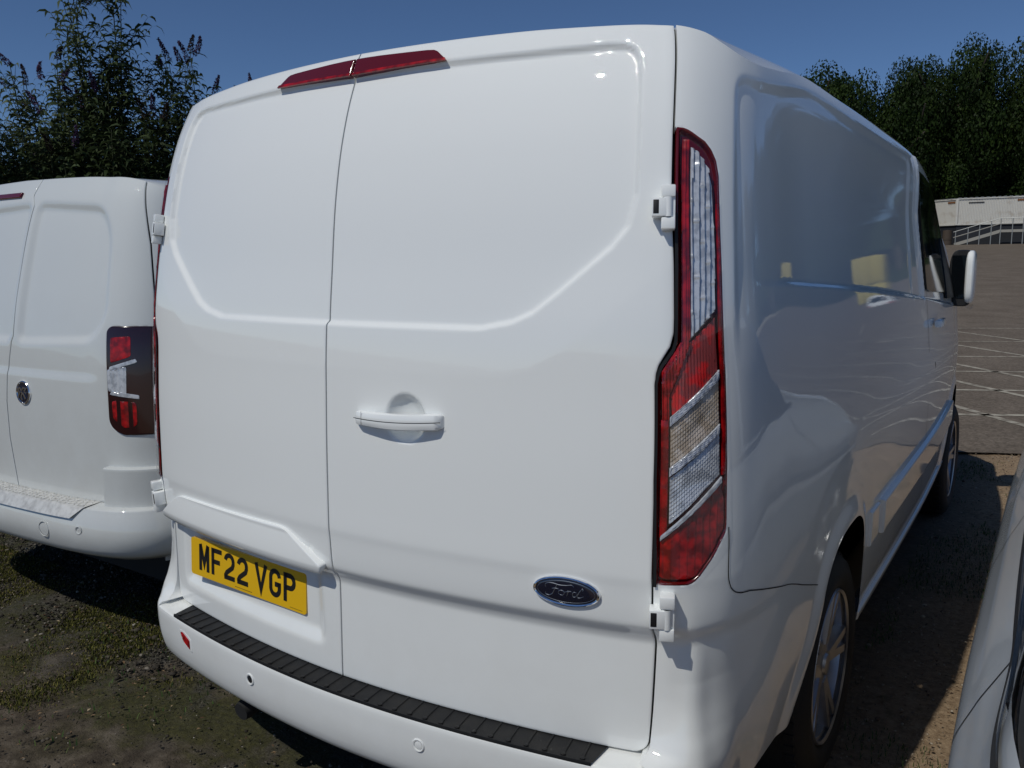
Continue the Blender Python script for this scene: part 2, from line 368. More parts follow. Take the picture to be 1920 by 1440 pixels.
def wheel(root, x, y, r, side, rim_r=.21, w_=.21, spokes=5, zc=None):
    """a road wheel: tyre with tread, dished alloy with paired spokes"""
    fr = lambda V: np.asarray(V)*[side, 1, 1]+[x, y, r if zc is None else zc]
    e = MB(); prof = [(rim_r, -.012), (rim_r+.012, .0), (rim_r+.05, .008), (r-.045, .004), (r-.018, -.006), (r-.006, -.022), (r, -.045), (r, -w_+.035), (r-.02, -w_+.01), (rim_r, -w_+.01)]
    e.lathe([(a, b) for a, b in prof], fr, 64)
    for g in (-.06, -.10, -.14): e.lathe([(r+.0008, g-.004), (r+.0008, g+.004)], fr, 64)
    for k in range(56):
        t = 2*math.pi*k/56; c, s_ = math.cos(t), math.sin(t)
        f2 = (lambda V, c=c, s_=s_: fr(np.stack([V[:, 0], V[:, 1]*c-V[:, 2]*s_, V[:, 1]*s_+V[:, 2]*c], 1)))
        e.box((-.05, r-.004, -.010), (-.024, r+.003, .010), f2)
    t = e.build('tyre', M_tyre, root)
    q = MB(); q.lathe([(rim_r-.004, -.004), (rim_r-.002, -.012), (rim_r-.016, -.02), (rim_r-.022, -.06), (rim_r-.03, -.16)], fr, 64)
    q.lathe([(rim_r, -.010), (rim_r-.004, -.001), (rim_r-.012, -.006)], fr, 64)
    q.lathe([(.0, -.012), (.03, -.014), (.034, -.022), (.075, -.030), (.08, -.05)], fr, 32)
    for k in range(spokes):
        for dd in (-.14, .14):
            t0 = 2*math.pi*k/spokes+dd*.4; t1 = 2*math.pi*k/spokes+dd
            p0 = np.array([math.cos(t0), math.sin(t0)])*.06; p1 = np.array([math.cos(t1), math.sin(t1)])*(rim_r-.012)
            dv = (p1-p0)/np.linalg.norm(p1-p0); nn = np.array([-dv[1], dv[0]])
            poly = [p0+nn*.014, p0-nn*.014, p1-nn*.011, p1+nn*.011]
            V = [(-.022, *poly[0]), (-.022, *poly[1]), (-.008, *poly[2]), (-.008, *poly[3]), (-.05, *(p0+nn*.02)), (-.05, *(p0-nn*.02)), (-.04, *(p1-nn*.016)), (-.04, *(p1+nn*.016))]
            q.add(fr(np.array(V)), [(0, 1, 2, 3), (1, 0, 4, 5), (2, 1, 5, 6), (3, 2, 6, 7), (0, 3, 7, 4)])
    q.build('rim', M_alloy, root)
    q = MB(); q.lathe([(0, -.085), (rim_r-.05, -.085), (rim_r-.05, -.09)], fr, 32); q.lathe([(rim_r-.03, -.15), (.0, -.15)], fr, 32)
    q.build('brake_disc', M_under, root)
# ------------------------------------------------------------------ the big white van
PLV = [(0, 0), (.2, .007), (.4, .026), (.58, .052), (.72, .078), (.80, .0985), (.835, .111), (.868, .134), (.900, .172), (.928, .225), (.947, .30), (.958, .42), (.967, .62), (.975, .85), (.983, 1.15), (.985, 1.6), (.985, 2.2), (.980, 2.9), (.965, 3.5), (.945, 4.0), (.925, 4.35), (.87, 4.7), (.76, 4.98), (.6, 5.12), (.3, 5.2), (0, 5.22)]
czV = pchip([.2, .487, .60, .722, .74, .757, .77, .79, .85, .875, .93, 1.06, 1.25, 1.326, 1.375, 1.5, 1.626, 1.75, 1.857, 1.949, 1.991, 2.03], [-.026, -.026, -.024, -.022, -.027, -.038, -.045, -.0475, -.051, -.053, -.052, -.049, -.041, -.038, -.035, -.021, -.006, .017, .047, .083, .103, .13])
VAN = Shell(PLV, czV,
    pchip([.25, .33, .45, .62, .85, 1.1, 1.3, 1.5, 1.7, 1.8, 1.86, 1.90, 1.94, 1.97, 2.02], [.955, .97, .987, .998, 1.0, .990, .975, .958, .939, .931, .927, .919, .903, .880, .82]),
    pchip([.25, .4, .6, .82, 1.1, 1.35, 1.6, 1.8, 1.9, 1.96, 2.02], [.97, .985, .997, 1.0, .998, .985, .965, .945, .93, .915, .89]),
    pchip([0, .25, .45, .60, .70, .77, .81, .84, .88], [2.008, 2.006, 2.002, 1.994, 1.987, 1.976, 1.962, 1.938, 1.90]),
    pchip([0, .45, .65, .75, .80, .83, .86, .88, .90], [2.042, 2.032, 2.018, 2.003, 1.99, 1.979, 1.962, 1.947, 1.924]),
    pchip([.1, .2, .5, .9, 1.3, 2.1, 2.67, 3.1, 3.42, 3.62, 4.1, 4.6, 4.78, 5.2], [0, .006, .008, .006, .006, -.002, -.028, -.074, -.14, -.20, -.42, -.72, -.86, -1.05]))
VAN.extra = .028
van = thing('panel_van', 'nearest white panel van, seen from behind, with yellow number plate and tall tail lights', 'van', (0, 2.6, 0))
offz = pchip([.28, .29, .30, .33, .40, .455, .4665, .50, .54, .6], [.0, .015, .032, .056, .068, .069, .067, .018, .005, 0])
offs = pchip([.28, .29, .30, .33, .38, .42, .46, .50, .54, .59, .64], [.0, .012, .024, .042, .056, .060, .055, .040, .021, .006, 0])
def bump_off(u, z):
    k = sstep(abs(u), .808, .885); return (offz(z)*(1-k)+offs(z)*k)*(1-sstep(abs(u), .80, 1.15))
# shapes pressed into the doors
half = [(0, 1.366), (.43, 1.366), (.507, 1.381), (.556, 1.402), (.615, 1.446), (.729, 1.536), (.765, 1.577), (.782, 1.64), (.784, 1.75), (.782, 1.88), (.778, 1.915), (.766, 1.938), (.745, 1.949), (.70, 1.953), (0, 1.957)]
PANEL = np.array(half+[(-a, b) for a, b in half[::-1]][1:-1])
hb = [(0, 1.268), (.42, 1.268), (.49, 1.272), (.558, 1.292), (.674, 1.367), (.762, 1.436), (.92, 1.56), (.92, 2.2), (0, 2.2)]
BAND = np.array(hb+[(-a, b) for a, b in hb[::-1]][1:-1])
PREC = rounded([(-.755, .535), (-.735, .82), (-.06, .82), (-.045, .535)], [.05, .01, .01, .05])
def D_door(u, z, s):
    us = u*s; sp_ = sdf(PANEL, us, z); d = -.011*(.6*np.clip((sp_-.001)/.0085, 0, 1)+.4*sstep(sp_, 0, .011))
    sb = sdf(BAND, us, z); d = d-.034*np.sqrt(np.clip(sb, 0, .1)**2+4e-6*(sb > -.01))*(sb > 0)
    
    if s > 0:  # handle bowl
        q = np.hypot((u-.240)/.055, (z-1.163)/.056); d = d-.024*(1-np.clip(q, 0, 1)**3.2)
    else:
        q = sdf(PREC, us, z); d = d-.015*sstep(q, 0, .050)
    return d
uo = rowfn([(.849, 2.05), (.849, 1.9), (.848, 1.65), (.852, 1.5), (.853, 1.40), (.852, 1.37), (.845, 1.344), (.832, 1.324), (.822, 1.308), (.816, 1.290), (.814, 1.27), (.811, .86), (.806, .52)])
def door_edge(z):
    z = np.asarray(z, float); r = .032; q = np.clip(r-(z-.478), 0, r); return uo(z)-(r-np.sqrt(np.maximum(r*r-q*q, 0)))
ztV = lambda u: VAN.Zt(u)
GAP = .0022
vd = np.concatenate([[0, .001, .002, .004, .006, .009, .013, .018, .024], np.linspace(.03, .997, 300), [.9985, 1]])
tdr = np.concatenate([[0, .0015, .004], np.linspace(.008, .992, 170), [.996, .9985, 1]])
doors = {}
for s, lab in ((1, 'right rear door with handle and oval badge'), (-1, 'left rear door carrying the number plate')):
    def zbot(u): return .478+0*u
    doors[s] = patch('rear_door', VAN, GAP, door_edge, .478, ztV, M_white, van, D=lambda u, z, s=s: D_door(u, z, s), right=s > 0, tt=tdr, vv=vd, label=lab)
# black recess behind the shut lines and under the lamps
for s in (1, -1):
    patch('door_seal', VAN, -.004 if s > 0 else 0, 1.02, .46, lambda u: VAN.Zt(u)-.035, M_gap, van, right=s > 0, nu=40, nv=60, lip=0, off=-.035, D=lambda u, z: 0*u)

# body skin: pillars, sides
def RM(poly):
    P = np.array(poly, float); u = P[:, 0].copy()
    P[:, 0] = np.interp(u, [0, .90, .915, .93, .945, .96, .975, .99, 1.0, 1.02, 1.05, 1.1, 1.2, 1.3, 1.5, 2, 3], [0, .8993, .9132, .9267, .9397, .952, .9633, .9741, .9811, .9953, 1.018, 1.0605, 1.16, 1.27, 1.4915, 2.007, 3.0115])
    P[:, 1] += (1.5-P[:, 1])*np.interp(u, [.90, .93, .96, 1.0, 1.05, 1.1, 1.2, 1.3, 1.5, 2], [.002, .005, .009, .017, .0257, .0295, .0277, .0215, .0097, 0])
    return P
MOUT = [(.858, 1.770), (.870, 1.768), (.884, 1.763), (.904, 1.751), (.922, 1.742), (.940, 1.726), (.954, 1.706), (.963, 1.676), (.966, 1.62), (.969, 1.55), (.977, 1.391), (.984, 1.284), (.989, 1.121), (.993, 1.02), (.995, .975), (.991, .955), (.951, .912), (.915, .878), (.900, .867), (.884, .862), (.818, .860), (.8165, 1.08), (.818, 1.271), (.822, 1.288), (.829, 1.305), (.838, 1.318), (.852, 1.338), (.857, 1.355), (.858, 1.395), (.858, 1.6)]
MOUT = RM([(a-.0022 if a < .8595 and b > .8605 else a, b) for a, b in MOUT])
AP = catmull([(.53, .1), (.54, .22), (.565, .31), (.64, .42), (.715, .50), (.765, .58), (.80, .645), (.86, .70), (.95, .738), (1.05, .752), (1.14, .748), (1.205, .715), (1.235, .65), (1.245, .56), (1.27, .46), (1.29, .38), (1.30, .22), (1.30, .1)], 5)
ARCH = [(0, AP), (3.04, AP)]
SIDEP = rounded([(.989, 1.0), (.989, 1.905), (2.99, 1.905), (3.05, 1.0)], [.05, .07, .05, .02])
WIN = rounded([(3.36, 1.36), (3.19, 1.86), (3.85, 1.835), (4.30, 1.69), (5.05, 1.34), (5.0, 1.29)], [.03, .04, .15, .1, .02, .02])
cre = rowfn([(1.30, 1.454), (1.45, 1.4539)])
def D_body(u, z, s):
    ua = abs(u); lam = sdf(MOUT, ua, z); d = -.03*sstep(lam, .005, .012)
    zc = np.interp(ua, [.9, 1.32, 1.66, 2.265, 3.285, 4.6], [1.462, 1.452, 1.434, 1.401, 1.331, 1.24])
    fade = sstep(ua, 1.05, 1.5)
    # shoulder crease: skin above the line leans in, a fine ledge catches the sky
    d = d-.010*fade*sstep(z, zc-.004, zc+.012)*(1-sstep(z, zc+.30, zc+.50))
    zt_ = VAN.Zt(ua); sp = sdf(SIDEP, ua, z-(zt_-1.935)); d = d-.007*sstep(sp, 0, .030)*sstep(z, 1.28, 1.50)
    # wheel arch flare and lower body tuck
    yy = VAN.S(ua, z)[..., 1]
    for oy, poly in ARCH:
        q = np.full(z.shape, -9.); near_ = (abs(yy-oy-1) < .6) & (z < .95); q[near_] = sdf(poly+[oy, 0], yy[near_], z[near_]); d = d+.010*sstep(q, -.075, -.008)*(q < .02)
    # bright channel at the front edge of the load panel
    fr_ = np.interp(z, [1.30, 1.51, 1.685, 1.84, 1.95], [3.335, 3.245, 3.185, 3.175, 3.15]); d = d+.012*np.exp(-((ua-fr_+.015)/.018)**2)*sstep(z, 1.3, 1.36)
    # sharper corner fold low down, below the lamp
    wl = 1-sstep(z, .60, .88); d = d+wl*(.007*np.exp(-((ua-.895)/.028)**2)-.013*np.exp(-((ua-1.03)/.11)**2))
    # soft swage low on the side
    d = d-.010*sstep(z, .70, .62)*0 + .006*np.exp(-((z-.98)/.10)**2)*sstep(ua, 1.2, 2.0)
    d = d*sstep(zt_-z, .004, .022)
    return d+bump_off(ua, z)
body_top = lambda u: VAN.Zt(u)-.0012
def ub(z): return np.where(z > 1.763, door_edge(z)+.0045, np.where(z > .868, door_edge(z)+.011, np.where(z > .479, door_edge(z)+.0045, .8105)))
tb = np.concatenate([np.linspace(0, .0006, 3), np.linspace(.0016, .055, 70), np.linspace(.056, .30, 190), np.linspace(.302, 1, 330)])
vb = np.concatenate([[0, .004, .009, .015], np.linspace(.022, .99, 290), [.995, 1]])
def body_side(s):
    T, Vv = np.meshgrid(tb, vb); z = .29+1.6*Vv
    for _ in range(4):
        u0_ = .8105+(VAN.UMAX-.8105)*T; u = u0_+(ub(z)-.8105)*(1-sstep(u0_, .8105, .94)); z0 = .292+.05*sstep(u, .95, 1.25)*1.0; z = z0+(body_top(u)-z0)*Vv
    d = D_body(u, z, s)
    u = np.pad(u, ((1, 0), (1, 0)), mode='edge'); z = np.pad(z, ((1, 0), (1, 0)), mode='edge'); d = np.pad(d, ((1, 0), (1, 0)), mode='edge')
    d[0] -= .03; d[:, 0] -= np.where(z[:, 0] < .53, .11, .03)
    V = VAN.P(u*s, z, d); F = grid_faces(*u.shape); V = V.reshape(-1, 3)
    if s < 0: F = F[:, ::-1]
    V, F = snap_arches(V, F, ARCH, 0)
    return mesh('side_panel', V, F, M_white, van, True, 40)
for s in (1, -1): body_side(s)
# roof skin bridging the two sides (windscreen and bonnet are its forward parts)
ue = np.concatenate([np.linspace(.800, 1.2, 60), np.linspace(1.22, VAN.UMAX, 240)])
def roof_maker(SH, ue, yb, n=60):
    zt = SH.Zt(ue); E = SH.S(ue, zt)-[SH.org[0], 0, 0]; yp = SH.Yp(ue); y0p = yp[0]; ut = np.linspace(0, ue[0], 160); Tt = SH.S(ut, SH.Zt(ut))-[SH.org[0], 0, 0]
    def rows(lo, hi, name, m, parent):
        sel = (yp >= lo) & (yp <= hi); t = 1-np.linspace(0, 1, n)**1.5; V = []
        for e, yq, z_ in zip(E[sel], yp[sel], zt[sel]):
            a = min(1, (yq-y0p)/(yb-y0p)); x = e[0]*t; ur = np.interp(t*Tt[-1, 0], Tt[:, 0], ut); yr = np.interp(t*Tt[-1, 0], Tt[:, 0], Tt[:, 1])
            ypt = yq-(1-a)*(y0p-SH.Yp(ur)); k_ = max(0, 1-a*4); yy = e[1]-(1-a)*(E[0][1]-yr)+.013*k_
            V.append(np.stack([x*(1-.008*k_), yy, SH.ztop_at(x, ypt)+(z_-SH.ztop_at(e[0], yq))*t**4-.002-.006*k_], -1))
        V = np.concatenate(V); F = grid_faces(int(sel.sum()), n)
        V2 = np.concatenate([V, V*[-1, 1, 1]])+[SH.org[0], 0, 0]
        return mesh(name, V2, np.concatenate([F[:, ::-1], F+len(V)]), m, parent, True, 60)
    return rows
rr = roof_maker(VAN, ue, .45)
rr(-1, 3.45, 'roof', M_white, van); rr(3.42, 4.62, 'windscreen', M_glass, van); rr(4.60, 9, 'bonnet', M_white, van)
mb = MB()
mb.box((-.86, .30, .22), (.86, 4.9, .42)); mb.box((-.60, .02, .30), (.60, .4, .40))
for sx in (-1, 1):
    for (cy, c2, r) in ((.94, .38, .345), (3.98, .38, .345)):
        n = 20; V = []; F = []
        for k in range(n+1):
            t = math.pi*(-.10+1.20*k/n)
            for xx in (.895, .62): V.append((sx*xx, cy+(r+.004)*math.cos(t), c2+(r+.004)*math.sin(t)))
        for k in range(n): F.append((2*k, 2*k+1, 2*k+3, 2*k+2))
        mb.add(V, F)
        mb.box((min(sx*.62, sx*.61), cy-.42, .3), (max(sx*.62, sx*.61), cy+.42, .76))
mb.build('underbody', M_under, van, False)
for sx in (1, -1):
    for cy in (1.015, 4.06): wheel(van, sx*.962, cy, .334, sx, .228, .22, zc=.316)

# bumper: centre face, returning top, corner caps are part of the side panels' lower flange
tcen = np.linspace(0, 1, 150)
def bumper():
    u = np.linspace(-.8088, .8088, 260); zs = np.array([.288, .290, .295, .302, .315, .33, .35, .38, .41, .44, .455, .461, .4645, .4665])
    UU, ZZ = np.meshgrid(u, zs); dd = bump_off(UU, ZZ)
    # number of small steps down towards the corners where the reflectors sit
    A = VAN.P(UU, ZZ, dd)
    rows = [A[i] for i in range(len(zs))]
    top = rows[-1]; inner = VAN.P(u, np.full(u.shape, .476), -.03)
    for q in (.04, .12, .35, .7, 1):
        R = top*(1-q)+inner*q; R[:, 2] = .4672+.006*q; rows.append(R)
    under = rows[0]*1.0; under[:, 1] += .12; under[:, 2] = .30
    rows = [under]+rows
    V = np.concatenate(rows); F = grid_faces(len(rows), len(u))
    return mesh('rear_bumper', V, F, M_white, van, True, 42)
bumper = bumper()
# rubber step pad with cross ribs
def edge_line(u, q):
    a = VAN.P(u, np.full(u.shape, .4665), offz(np.full(u.shape, .4665))); b = VAN.P(u, np.full(u.shape, .476), -.012)
    return a*(1-q)[..., None]+b*q[..., None]
def pad_pt(u, q, h):
    """u along the bumper, q 0 outer to 1 inner, h height"""
    p = edge_line(u, q); p[..., 2] = .4705+.005*q+h; return p
def pad_end(q): return .715-.0*q+.03*q
n = 220; V = []; rows = []
for q, h in ((.015, -.008), (.02, 0), (.035, .0035), (.07, .0035), (.10, .0015), (.5, .0015), (.95, .0015), (1.0, .0015)):
    u = np.linspace(-1, 1, n)*(.700+.022*q); rows.append(pad_pt(u, np.full(u.shape, q), h))
pad = mesh('step_pad', np.concatenate(rows), grid_faces(len(rows), n), M_rubber, bumper, True, 40)
mb = MB()
for k in range(-16, 17):
    u0 = k*.0425
    for a in (0,):
        q = np.array([.14, .95]); ws_ = .0035
        P0 = [pad_pt(np.array([u0+e]), np.array([qq]), hh)[0] for qq in q for e, hh in ((-ws_, .0015), (-ws_*.5, .0042), (ws_*.5, .0042), (ws_, .0015))]
        mb.add(P0, [(0, 4, 5, 1), (1, 5, 6, 2), (2, 6, 7, 3), (0, 1, 2, 3)])
        c = pad_pt(np.array([u0]), np.array([.14]), .0015)[0]
        mb.lathe([(.0062, 0), (.0055, .0038), (0, .0045)], lambda V, c=c: c+np.stack([V[:, 1], V[:, 2], V[:, 0]], 1), 10)
mb.build('pad_ribs', M_rubber, pad, kind='stuff')
# parking sensors
for s, m_ in ((-1, M_gap), (1, M_white)):
    fr = VAN.frame(s*.287, .411, float(offz(.411))); mb = MB(); f2 = lambda V, fr=fr: fr(np.stack([V[:, 1], V[:, 2], V[:, 0]], 1))
    mb.lathe([(.0165, -.004), (.0165, .0015), (.0145, .003), (.0115, .0022), (.0105, -.002)], f2, 32)
    q = mb.build('parking_sensor', M_white, bumper)
    mb = MB(); mb.lathe([(.0098, -.004), (.0098, .0012), (.008, .0018), (0, .0018)], f2, 24); mb.build('sensor_face', m_, q)
# bumper reflectors
for s in (-1, 1):
    pl = [(.600, .397), (.640, .412), (.655, .436), (.640, .440), (.598, .425)]
    polypatch('reflector_recess', VAN, [(.592, .390), (.645, .405), (.664, .441), (.640, .447), (.590, .432)], M_white, bumper, right=s > 0, off=.0695, nu=12, nv=10, lip=.004)
    polypatch('reflector', VAN, pl, M_redlens, bumper, right=s > 0, off=.0705, nu=12, nv=10, lip=.004, D=lambda u, z: .0008*np.sin(u*1500))

# tail lights
lampatch = lambda name, sh, poly, *a, **k: polypatch(name, sh, RM(poly), *a, **k)
def inset(poly, r):
    P = np.array(poly); n = len(P); out = []
    for i in range(n):
        a = P[i]-P[i-1]; b = P[(i+1) % n]-P[i]; t = a/(np.linalg.norm(a)+1e-9)+b/(np.linalg.norm(b)+1e-9); t /= np.linalg.norm(t)+1e-9
        out.append(P[i]+np.array([-t[1], t[0]])*r)
    return np.array(out)
area = sum(MOUT[i-1][0]*MOUT[i][1]-MOUT[i][0]*MOUT[i-1][1] for i in range(len(MOUT)))
sgn = 1 if area > 0 else -1
O1 = inset(MOUT, .0012*sgn); O2 = inset(MOUT, .011*sgn)
tri = lambda x: 2*abs(x-np.floor(x+.5))
saw = lambda x: x-np.floor(x)
for s in (1, -1):
    tl = polypatch('tail_light', VAN, O1, M_darkred, van, right=s > 0, off=.0005, nu=110, nv=200, lip=.02, edge=.0025, D=lambda u, z: -.010*sstep(sdf(MOUT, u, z), .005, .011), label='tall tail light wrapping the rear %s corner' % ('right' if s > 0 else 'left'))
    kw = dict(right=s > 0, lip=.004, edge=.0005)
    # inner pieces: (name, polygon, material, offset, displacement)
    lampatch('red_strip', VAN, [(.8685, 1.31), (.8685, 1.742), (.883, 1.742), (.885, 1.36)], M_redlens, tl, off=0.0025, nu=10, nv=90, D=lambda u, z: .0015*tri(z*9)**8+.0025*saw(u*160), **kw)
    lampatch('red_sweep', VAN, [(.829, 1.20), (.829, 1.295), (.866, 1.352), (.8865, 1.352), (.842, 1.245), (.842, 1.20)], M_redlens, tl, off=0.0025, nu=16, nv=60, D=lambda u, z: .0025*saw(u*160), **kw)
    lampatch('red_edge', VAN, [(.8265, .962), (.8265, 1.20), (.8405, 1.20), (.8405, .978)], M_redlens, tl, off=0.0025, nu=8, nv=60, D=lambda u, z: .0015*tri(z*8)**10, **kw)
    lampatch('red_rim', VAN, [(.9515, 1.62), (.956, 1.41), (.963, 1.28), (.967, 1.08), (.979, 1.08), (.975, 1.28), (.966, 1.41), (.960, 1.62)], M_redlens, tl, off=0.0015, nu=8, nv=60, **kw)
    def flute(u, z): return -.0075+.0078*saw(u*84+.15)+.0025*tri(z*9.3+np.floor(u*84)*.37)**14
    lampatch('clear_reflector', VAN, [(.8865, 1.360), (.8865, 1.728), (.900, 1.722), (.918, 1.703), (.932, 1.683), (.938, 1.655), (.9425, 1.55), (.9475, 1.414)], M_clearfac, tl, off=0.0035, nu=90, nv=160, D=flute, **kw)
    lampatch('smoked_reflector', VAN, [(.8875, 1.352), (.9475, 1.398), (.9535, 1.290), (.848, 1.208), (.8445, 1.245)], M_smoke, tl, off=-0.0015, nu=90, nv=120, D=lambda u, z: -.001+.0012*saw(u*150)+.003*np.exp(-(((u-.90)/.02)**2+((z-1.27)/.03)**2)), **kw)
    def weave(u, z): return -.0052+.0013*saw(u*190)+.0012*(1-saw((z-u*.8)*120))-.0045*np.exp(-(((u-.905)/.030)**2+((z-1.19+(u-.905)*-.8)/.022)**2))
    lampatch('ribbed_reflector', VAN, [(.8445, 1.186), (.954, 1.272), (.9565, 1.186), (.8445, 1.102)], M_amberfac, tl, off=0.0035, nu=110, nv=110, D=weave, **kw)
    def weave2(u, z): return -.0052+.0013*saw(u*190)+.0012*(1-saw((z-u*.8)*120))-.0045*np.exp(-(((u-.90)/.032)**2+((z-1.07)/.03)**2))
    lampatch('ribbed_reflector', VAN, [(.8445, 1.084), (.9565, 1.166), (.9585, 1.082), (.8445, .990)], M_clearfac, tl, off=0.0035, nu=110, nv=110, D=weave2, **kw)
    for (a, b) in ((1.192, 1.284), (1.092, 1.176)):
        lampatch('clear_bar', VAN, [(.843, a-.005), (.843, a+.013), (.955, b+.010), (.955, b-.008)], M_clearfac, tl, off=0.0025, nu=90, nv=24, D=lambda u, z: .0026*saw(u*110), **kw)
    lampatch('beaded_bar', VAN, [(.828, .956), (.828, .966), (.962, 1.078), (.962, 1.066)], M_clearfac, tl, off=0.0045, nu=120, nv=24, D=lambda u, z: .002*tri(u*120)*tri(z*120), **kw)
    lampatch('red_base', VAN, [(.828, .880), (.828, .952), (.963, 1.062), (.977, 1.03), (.980, .968), (.945, .924), (.905, .882), (.89, .876), (.84, .876)], M_redlens, tl, off=-0.0005, nu=70, nv=90, D=lambda u, z: -.001+.0012*saw(u*60)-.004*np.exp(-(((u-.93)/.02)**2+((z-.99)/.03)**2))-.003*np.exp(-(((u-.885)/.03)**2+((z-.93)/.03)**2)), **kw)
    mb = MB()
    for (cu, cz2) in ((.913, 1.215), (.917, 1.228)):
        fr = VAN.frame(s*cu, cz2, -.012); mb.lathe([(.0, .006), (.006, .004), (.009, -.002), (.009, -.006)], lambda V, fr=fr: fr(np.stack([V[:, 1], V[:, 2], V[:, 0]], 1)), 14)
    mb.build('indicator_bulb', M_amber, tl)
    gk = MB(); lft = [(float(a), float(b)) for a, b in sorted([tuple(p) for p in MOUT if p[0] < .862 and p[1] < 1.762], key=lambda p: -p[1])]
    ribbon(gk, VAN, [(a+.0016, b) for a, b in lft], .0062, .0045, s > 0, .006); gk.build('gasket', M_gap, tl)
    polypatch('lens', VAN, O2, M_lens, tl, right=s > 0, off=.007, nu=30, nv=120, lip=.006, edge=.002)
# high brake light, one half on each door
for s in (1, -1):
    q = polypatch('brake_light', VAN, [(.003, 1.9495), (.003, 1.990), (.255, 1.9815), (.266, 1.977), (.297, 1.953)], M_darkred, doors[s], right=s > 0, off=.003, nu=60, nv=16, lip=.012, edge=.002)
    polypatch('lamp_rim', VAN, [(.004, 1.9480), (.004, 1.9535), (.292, 1.9580), (.297, 1.9515)], M_redlens, q, right=s > 0, off=.0045, nu=60, nv=5, lip=.004, edge=.0005)

# door handle on the right door
def bar_patch(name, u0, u1, z0, z1, m, parent):
    """bowed grab bar, rounded section"""
    n = 70; us = np.linspace(u0, u1, n); V = []; prof = [(-1, 0), (-1, .55), (-.86, .86), (-.5, .98), (-.12, 1.0), (0, .985), (.12, 1.0), (.5, .98), (.86, .86), (1, .55), (1, 0)]
    for u in us:
        t = (u-.0985)/(.343-.0985); zc = 1.156+.008*t-.004*math.sin(math.pi*t)
        end = min(1, (t)/.06, (1-t)/.06); end = max(0, end)**.5; hh = .0175*(.62+.38*end)*(1-.12*math.cos(math.pi*min(1, t*1.6))*.5)
        base = .001+.012*math.sin(math.pi*min(max((t-.22)/.60, 0), 1)); top = .014*end+.015*math.sin(math.pi*min(max(t, 0), 1))**.6
        for a, b in prof: V.append((u, zc+a*hh, base*0+ (base if b == 0 else base+(top-base)*b)))
    V = np.array(V); W = VAN.P(V[:, 0], V[:, 1], V[:, 2]); p = len(prof)
    F = [tuple(q) for q in grid_faces(n, p)]; F += [(i*p, (i+1)*p, (i+1)*p+p-1, i*p+p-1) for i in range(n-1)]; F += [tuple(range(p)), tuple(range((n-1)*p+p-1, (n-1)*p-1, -1))]
    return mesh(name, W, [f[::-1] for f in F], m, parent, True, 40)
hd = bar_patch('door_handle', .0985, .343, 0, 0, M_white, doors[1])
mb = MB()
for (u0, u1) in ((.103, .342),):
    us = np.linspace(u0, u1, 50); A = []; B = []
    for u in us:
        t = (u-.0985)/(.343-.0985); zc = 1.156+.008*t-.004*math.sin(math.pi*t); top = .0143+.015*math.sin(math.pi*min(max(t, .0001), 1))**.6
        A.append((u, zc-.0008, top)); B.append((u, zc+.0008, top))
    A = np.array(A+B); W = VAN.P(A[:, 0], A[:, 1], A[:, 2]); mb.add(W, [(i, i+1, 51+i, 50+i) for i in range(49)])
mb.build('handle_seam', M_gap, hd)
mb = MB(); zz_ = np.linspace(1.1415, 1.1725, 8); tq = (.131-.0985)/(.343-.0985); tp_ = .0141+.015*math.sin(math.pi*tq)**.6
A = np.concatenate([VAN.P(np.full(8, .1302), zz_, np.full(8, tp_)), VAN.P(np.full(8, .1312), zz_, np.full(8, tp_))]); mb.add(A, [(i, 8+i, 9+i, i+1) for i in range(7)]); mb.build('handle_cap_seam', M_gap, hd)
# hinges
def hinge(s, u, z, k=1.0):
    fr0 = VAN.frame(s*u, z, -.002); fr = lambda V: fr0(np.asarray(V)*[s*k, k, k])
    mb = MB()
    for z0, z1 in ((.019, .043), (-.043, -.019)): mb.box((-.010, z0, 0), (.017, z1, .026), fr, .003)
    mb.box((.010, -.04, 0), (.017, .04, .020), fr, .002)
    r_ = mb.build('hinge', M_white, van)
    mb = MB(); mb.box((-.028, -.0185, 0), (.001, .0175, .028), fr, .002); mb.build('hinge_arm', M_white, r_)
    mb = MB()
    V = []; 
    mb.lathe([(.0085, -.019), (.0085, .019)], lambda V: fr(np.stack([V[:, 1]+.003, V[:, 0], V[:, 2]+.020], 1)), 20)
    mb.build('hinge_pin', M_white, r_)
    mb = MB(); mb.box((-.0255, -.0135, .020), (-.0145, .0135, .0288), fr, .001); mb.build('hinge_insert', M_gap, r_)
for s in (1, -1):
    hinge(s, .838, 1.609); hinge(s, .838, .803, 1.12)

# badge
fr = VAN.frame(.632, .826, .0); el = lambda a, b, t: (a*math.cos(t), b*math.sin(t))
def oval(rows, name, m, parent):
    n = 72; V = [(a*math.cos(2*math.pi*k/n), b*math.sin(2*math.pi*k/n), h) for a, b, h in rows for k in range(n)]
    F = [(i*n+k, i*n+(k+1) % n, (i+1)*n+(k+1) % n, (i+1)*n+k) for i in range(len(rows)-1) for k in range(n)]
    if rows[-1][0] < .07: pass
    F.append(tuple(range((len(rows)-1)*n, len(rows)*n)))
    return mesh(name, fr(np.array(V)), F, m, parent, True, 40)
bd = oval([(.0745, .0335, -.004), (.0745, .0335, .003), (.0735, .0325, .0060), (.0710, .0300, .0075), (.0685, .0275, .0060), (.0680, .0270, .0045)], 'badge', M_chrome, doors[1])
oval([(.0682, .0272, .0046), (.0670, .0262, .0054), (.045, .016, .0064), (.01, .004, .0068)], 'badge_face', M_navy, bd)
ht = lambda x, y: .0066-.0014*((x/.067)**2+(y/.026)**2)
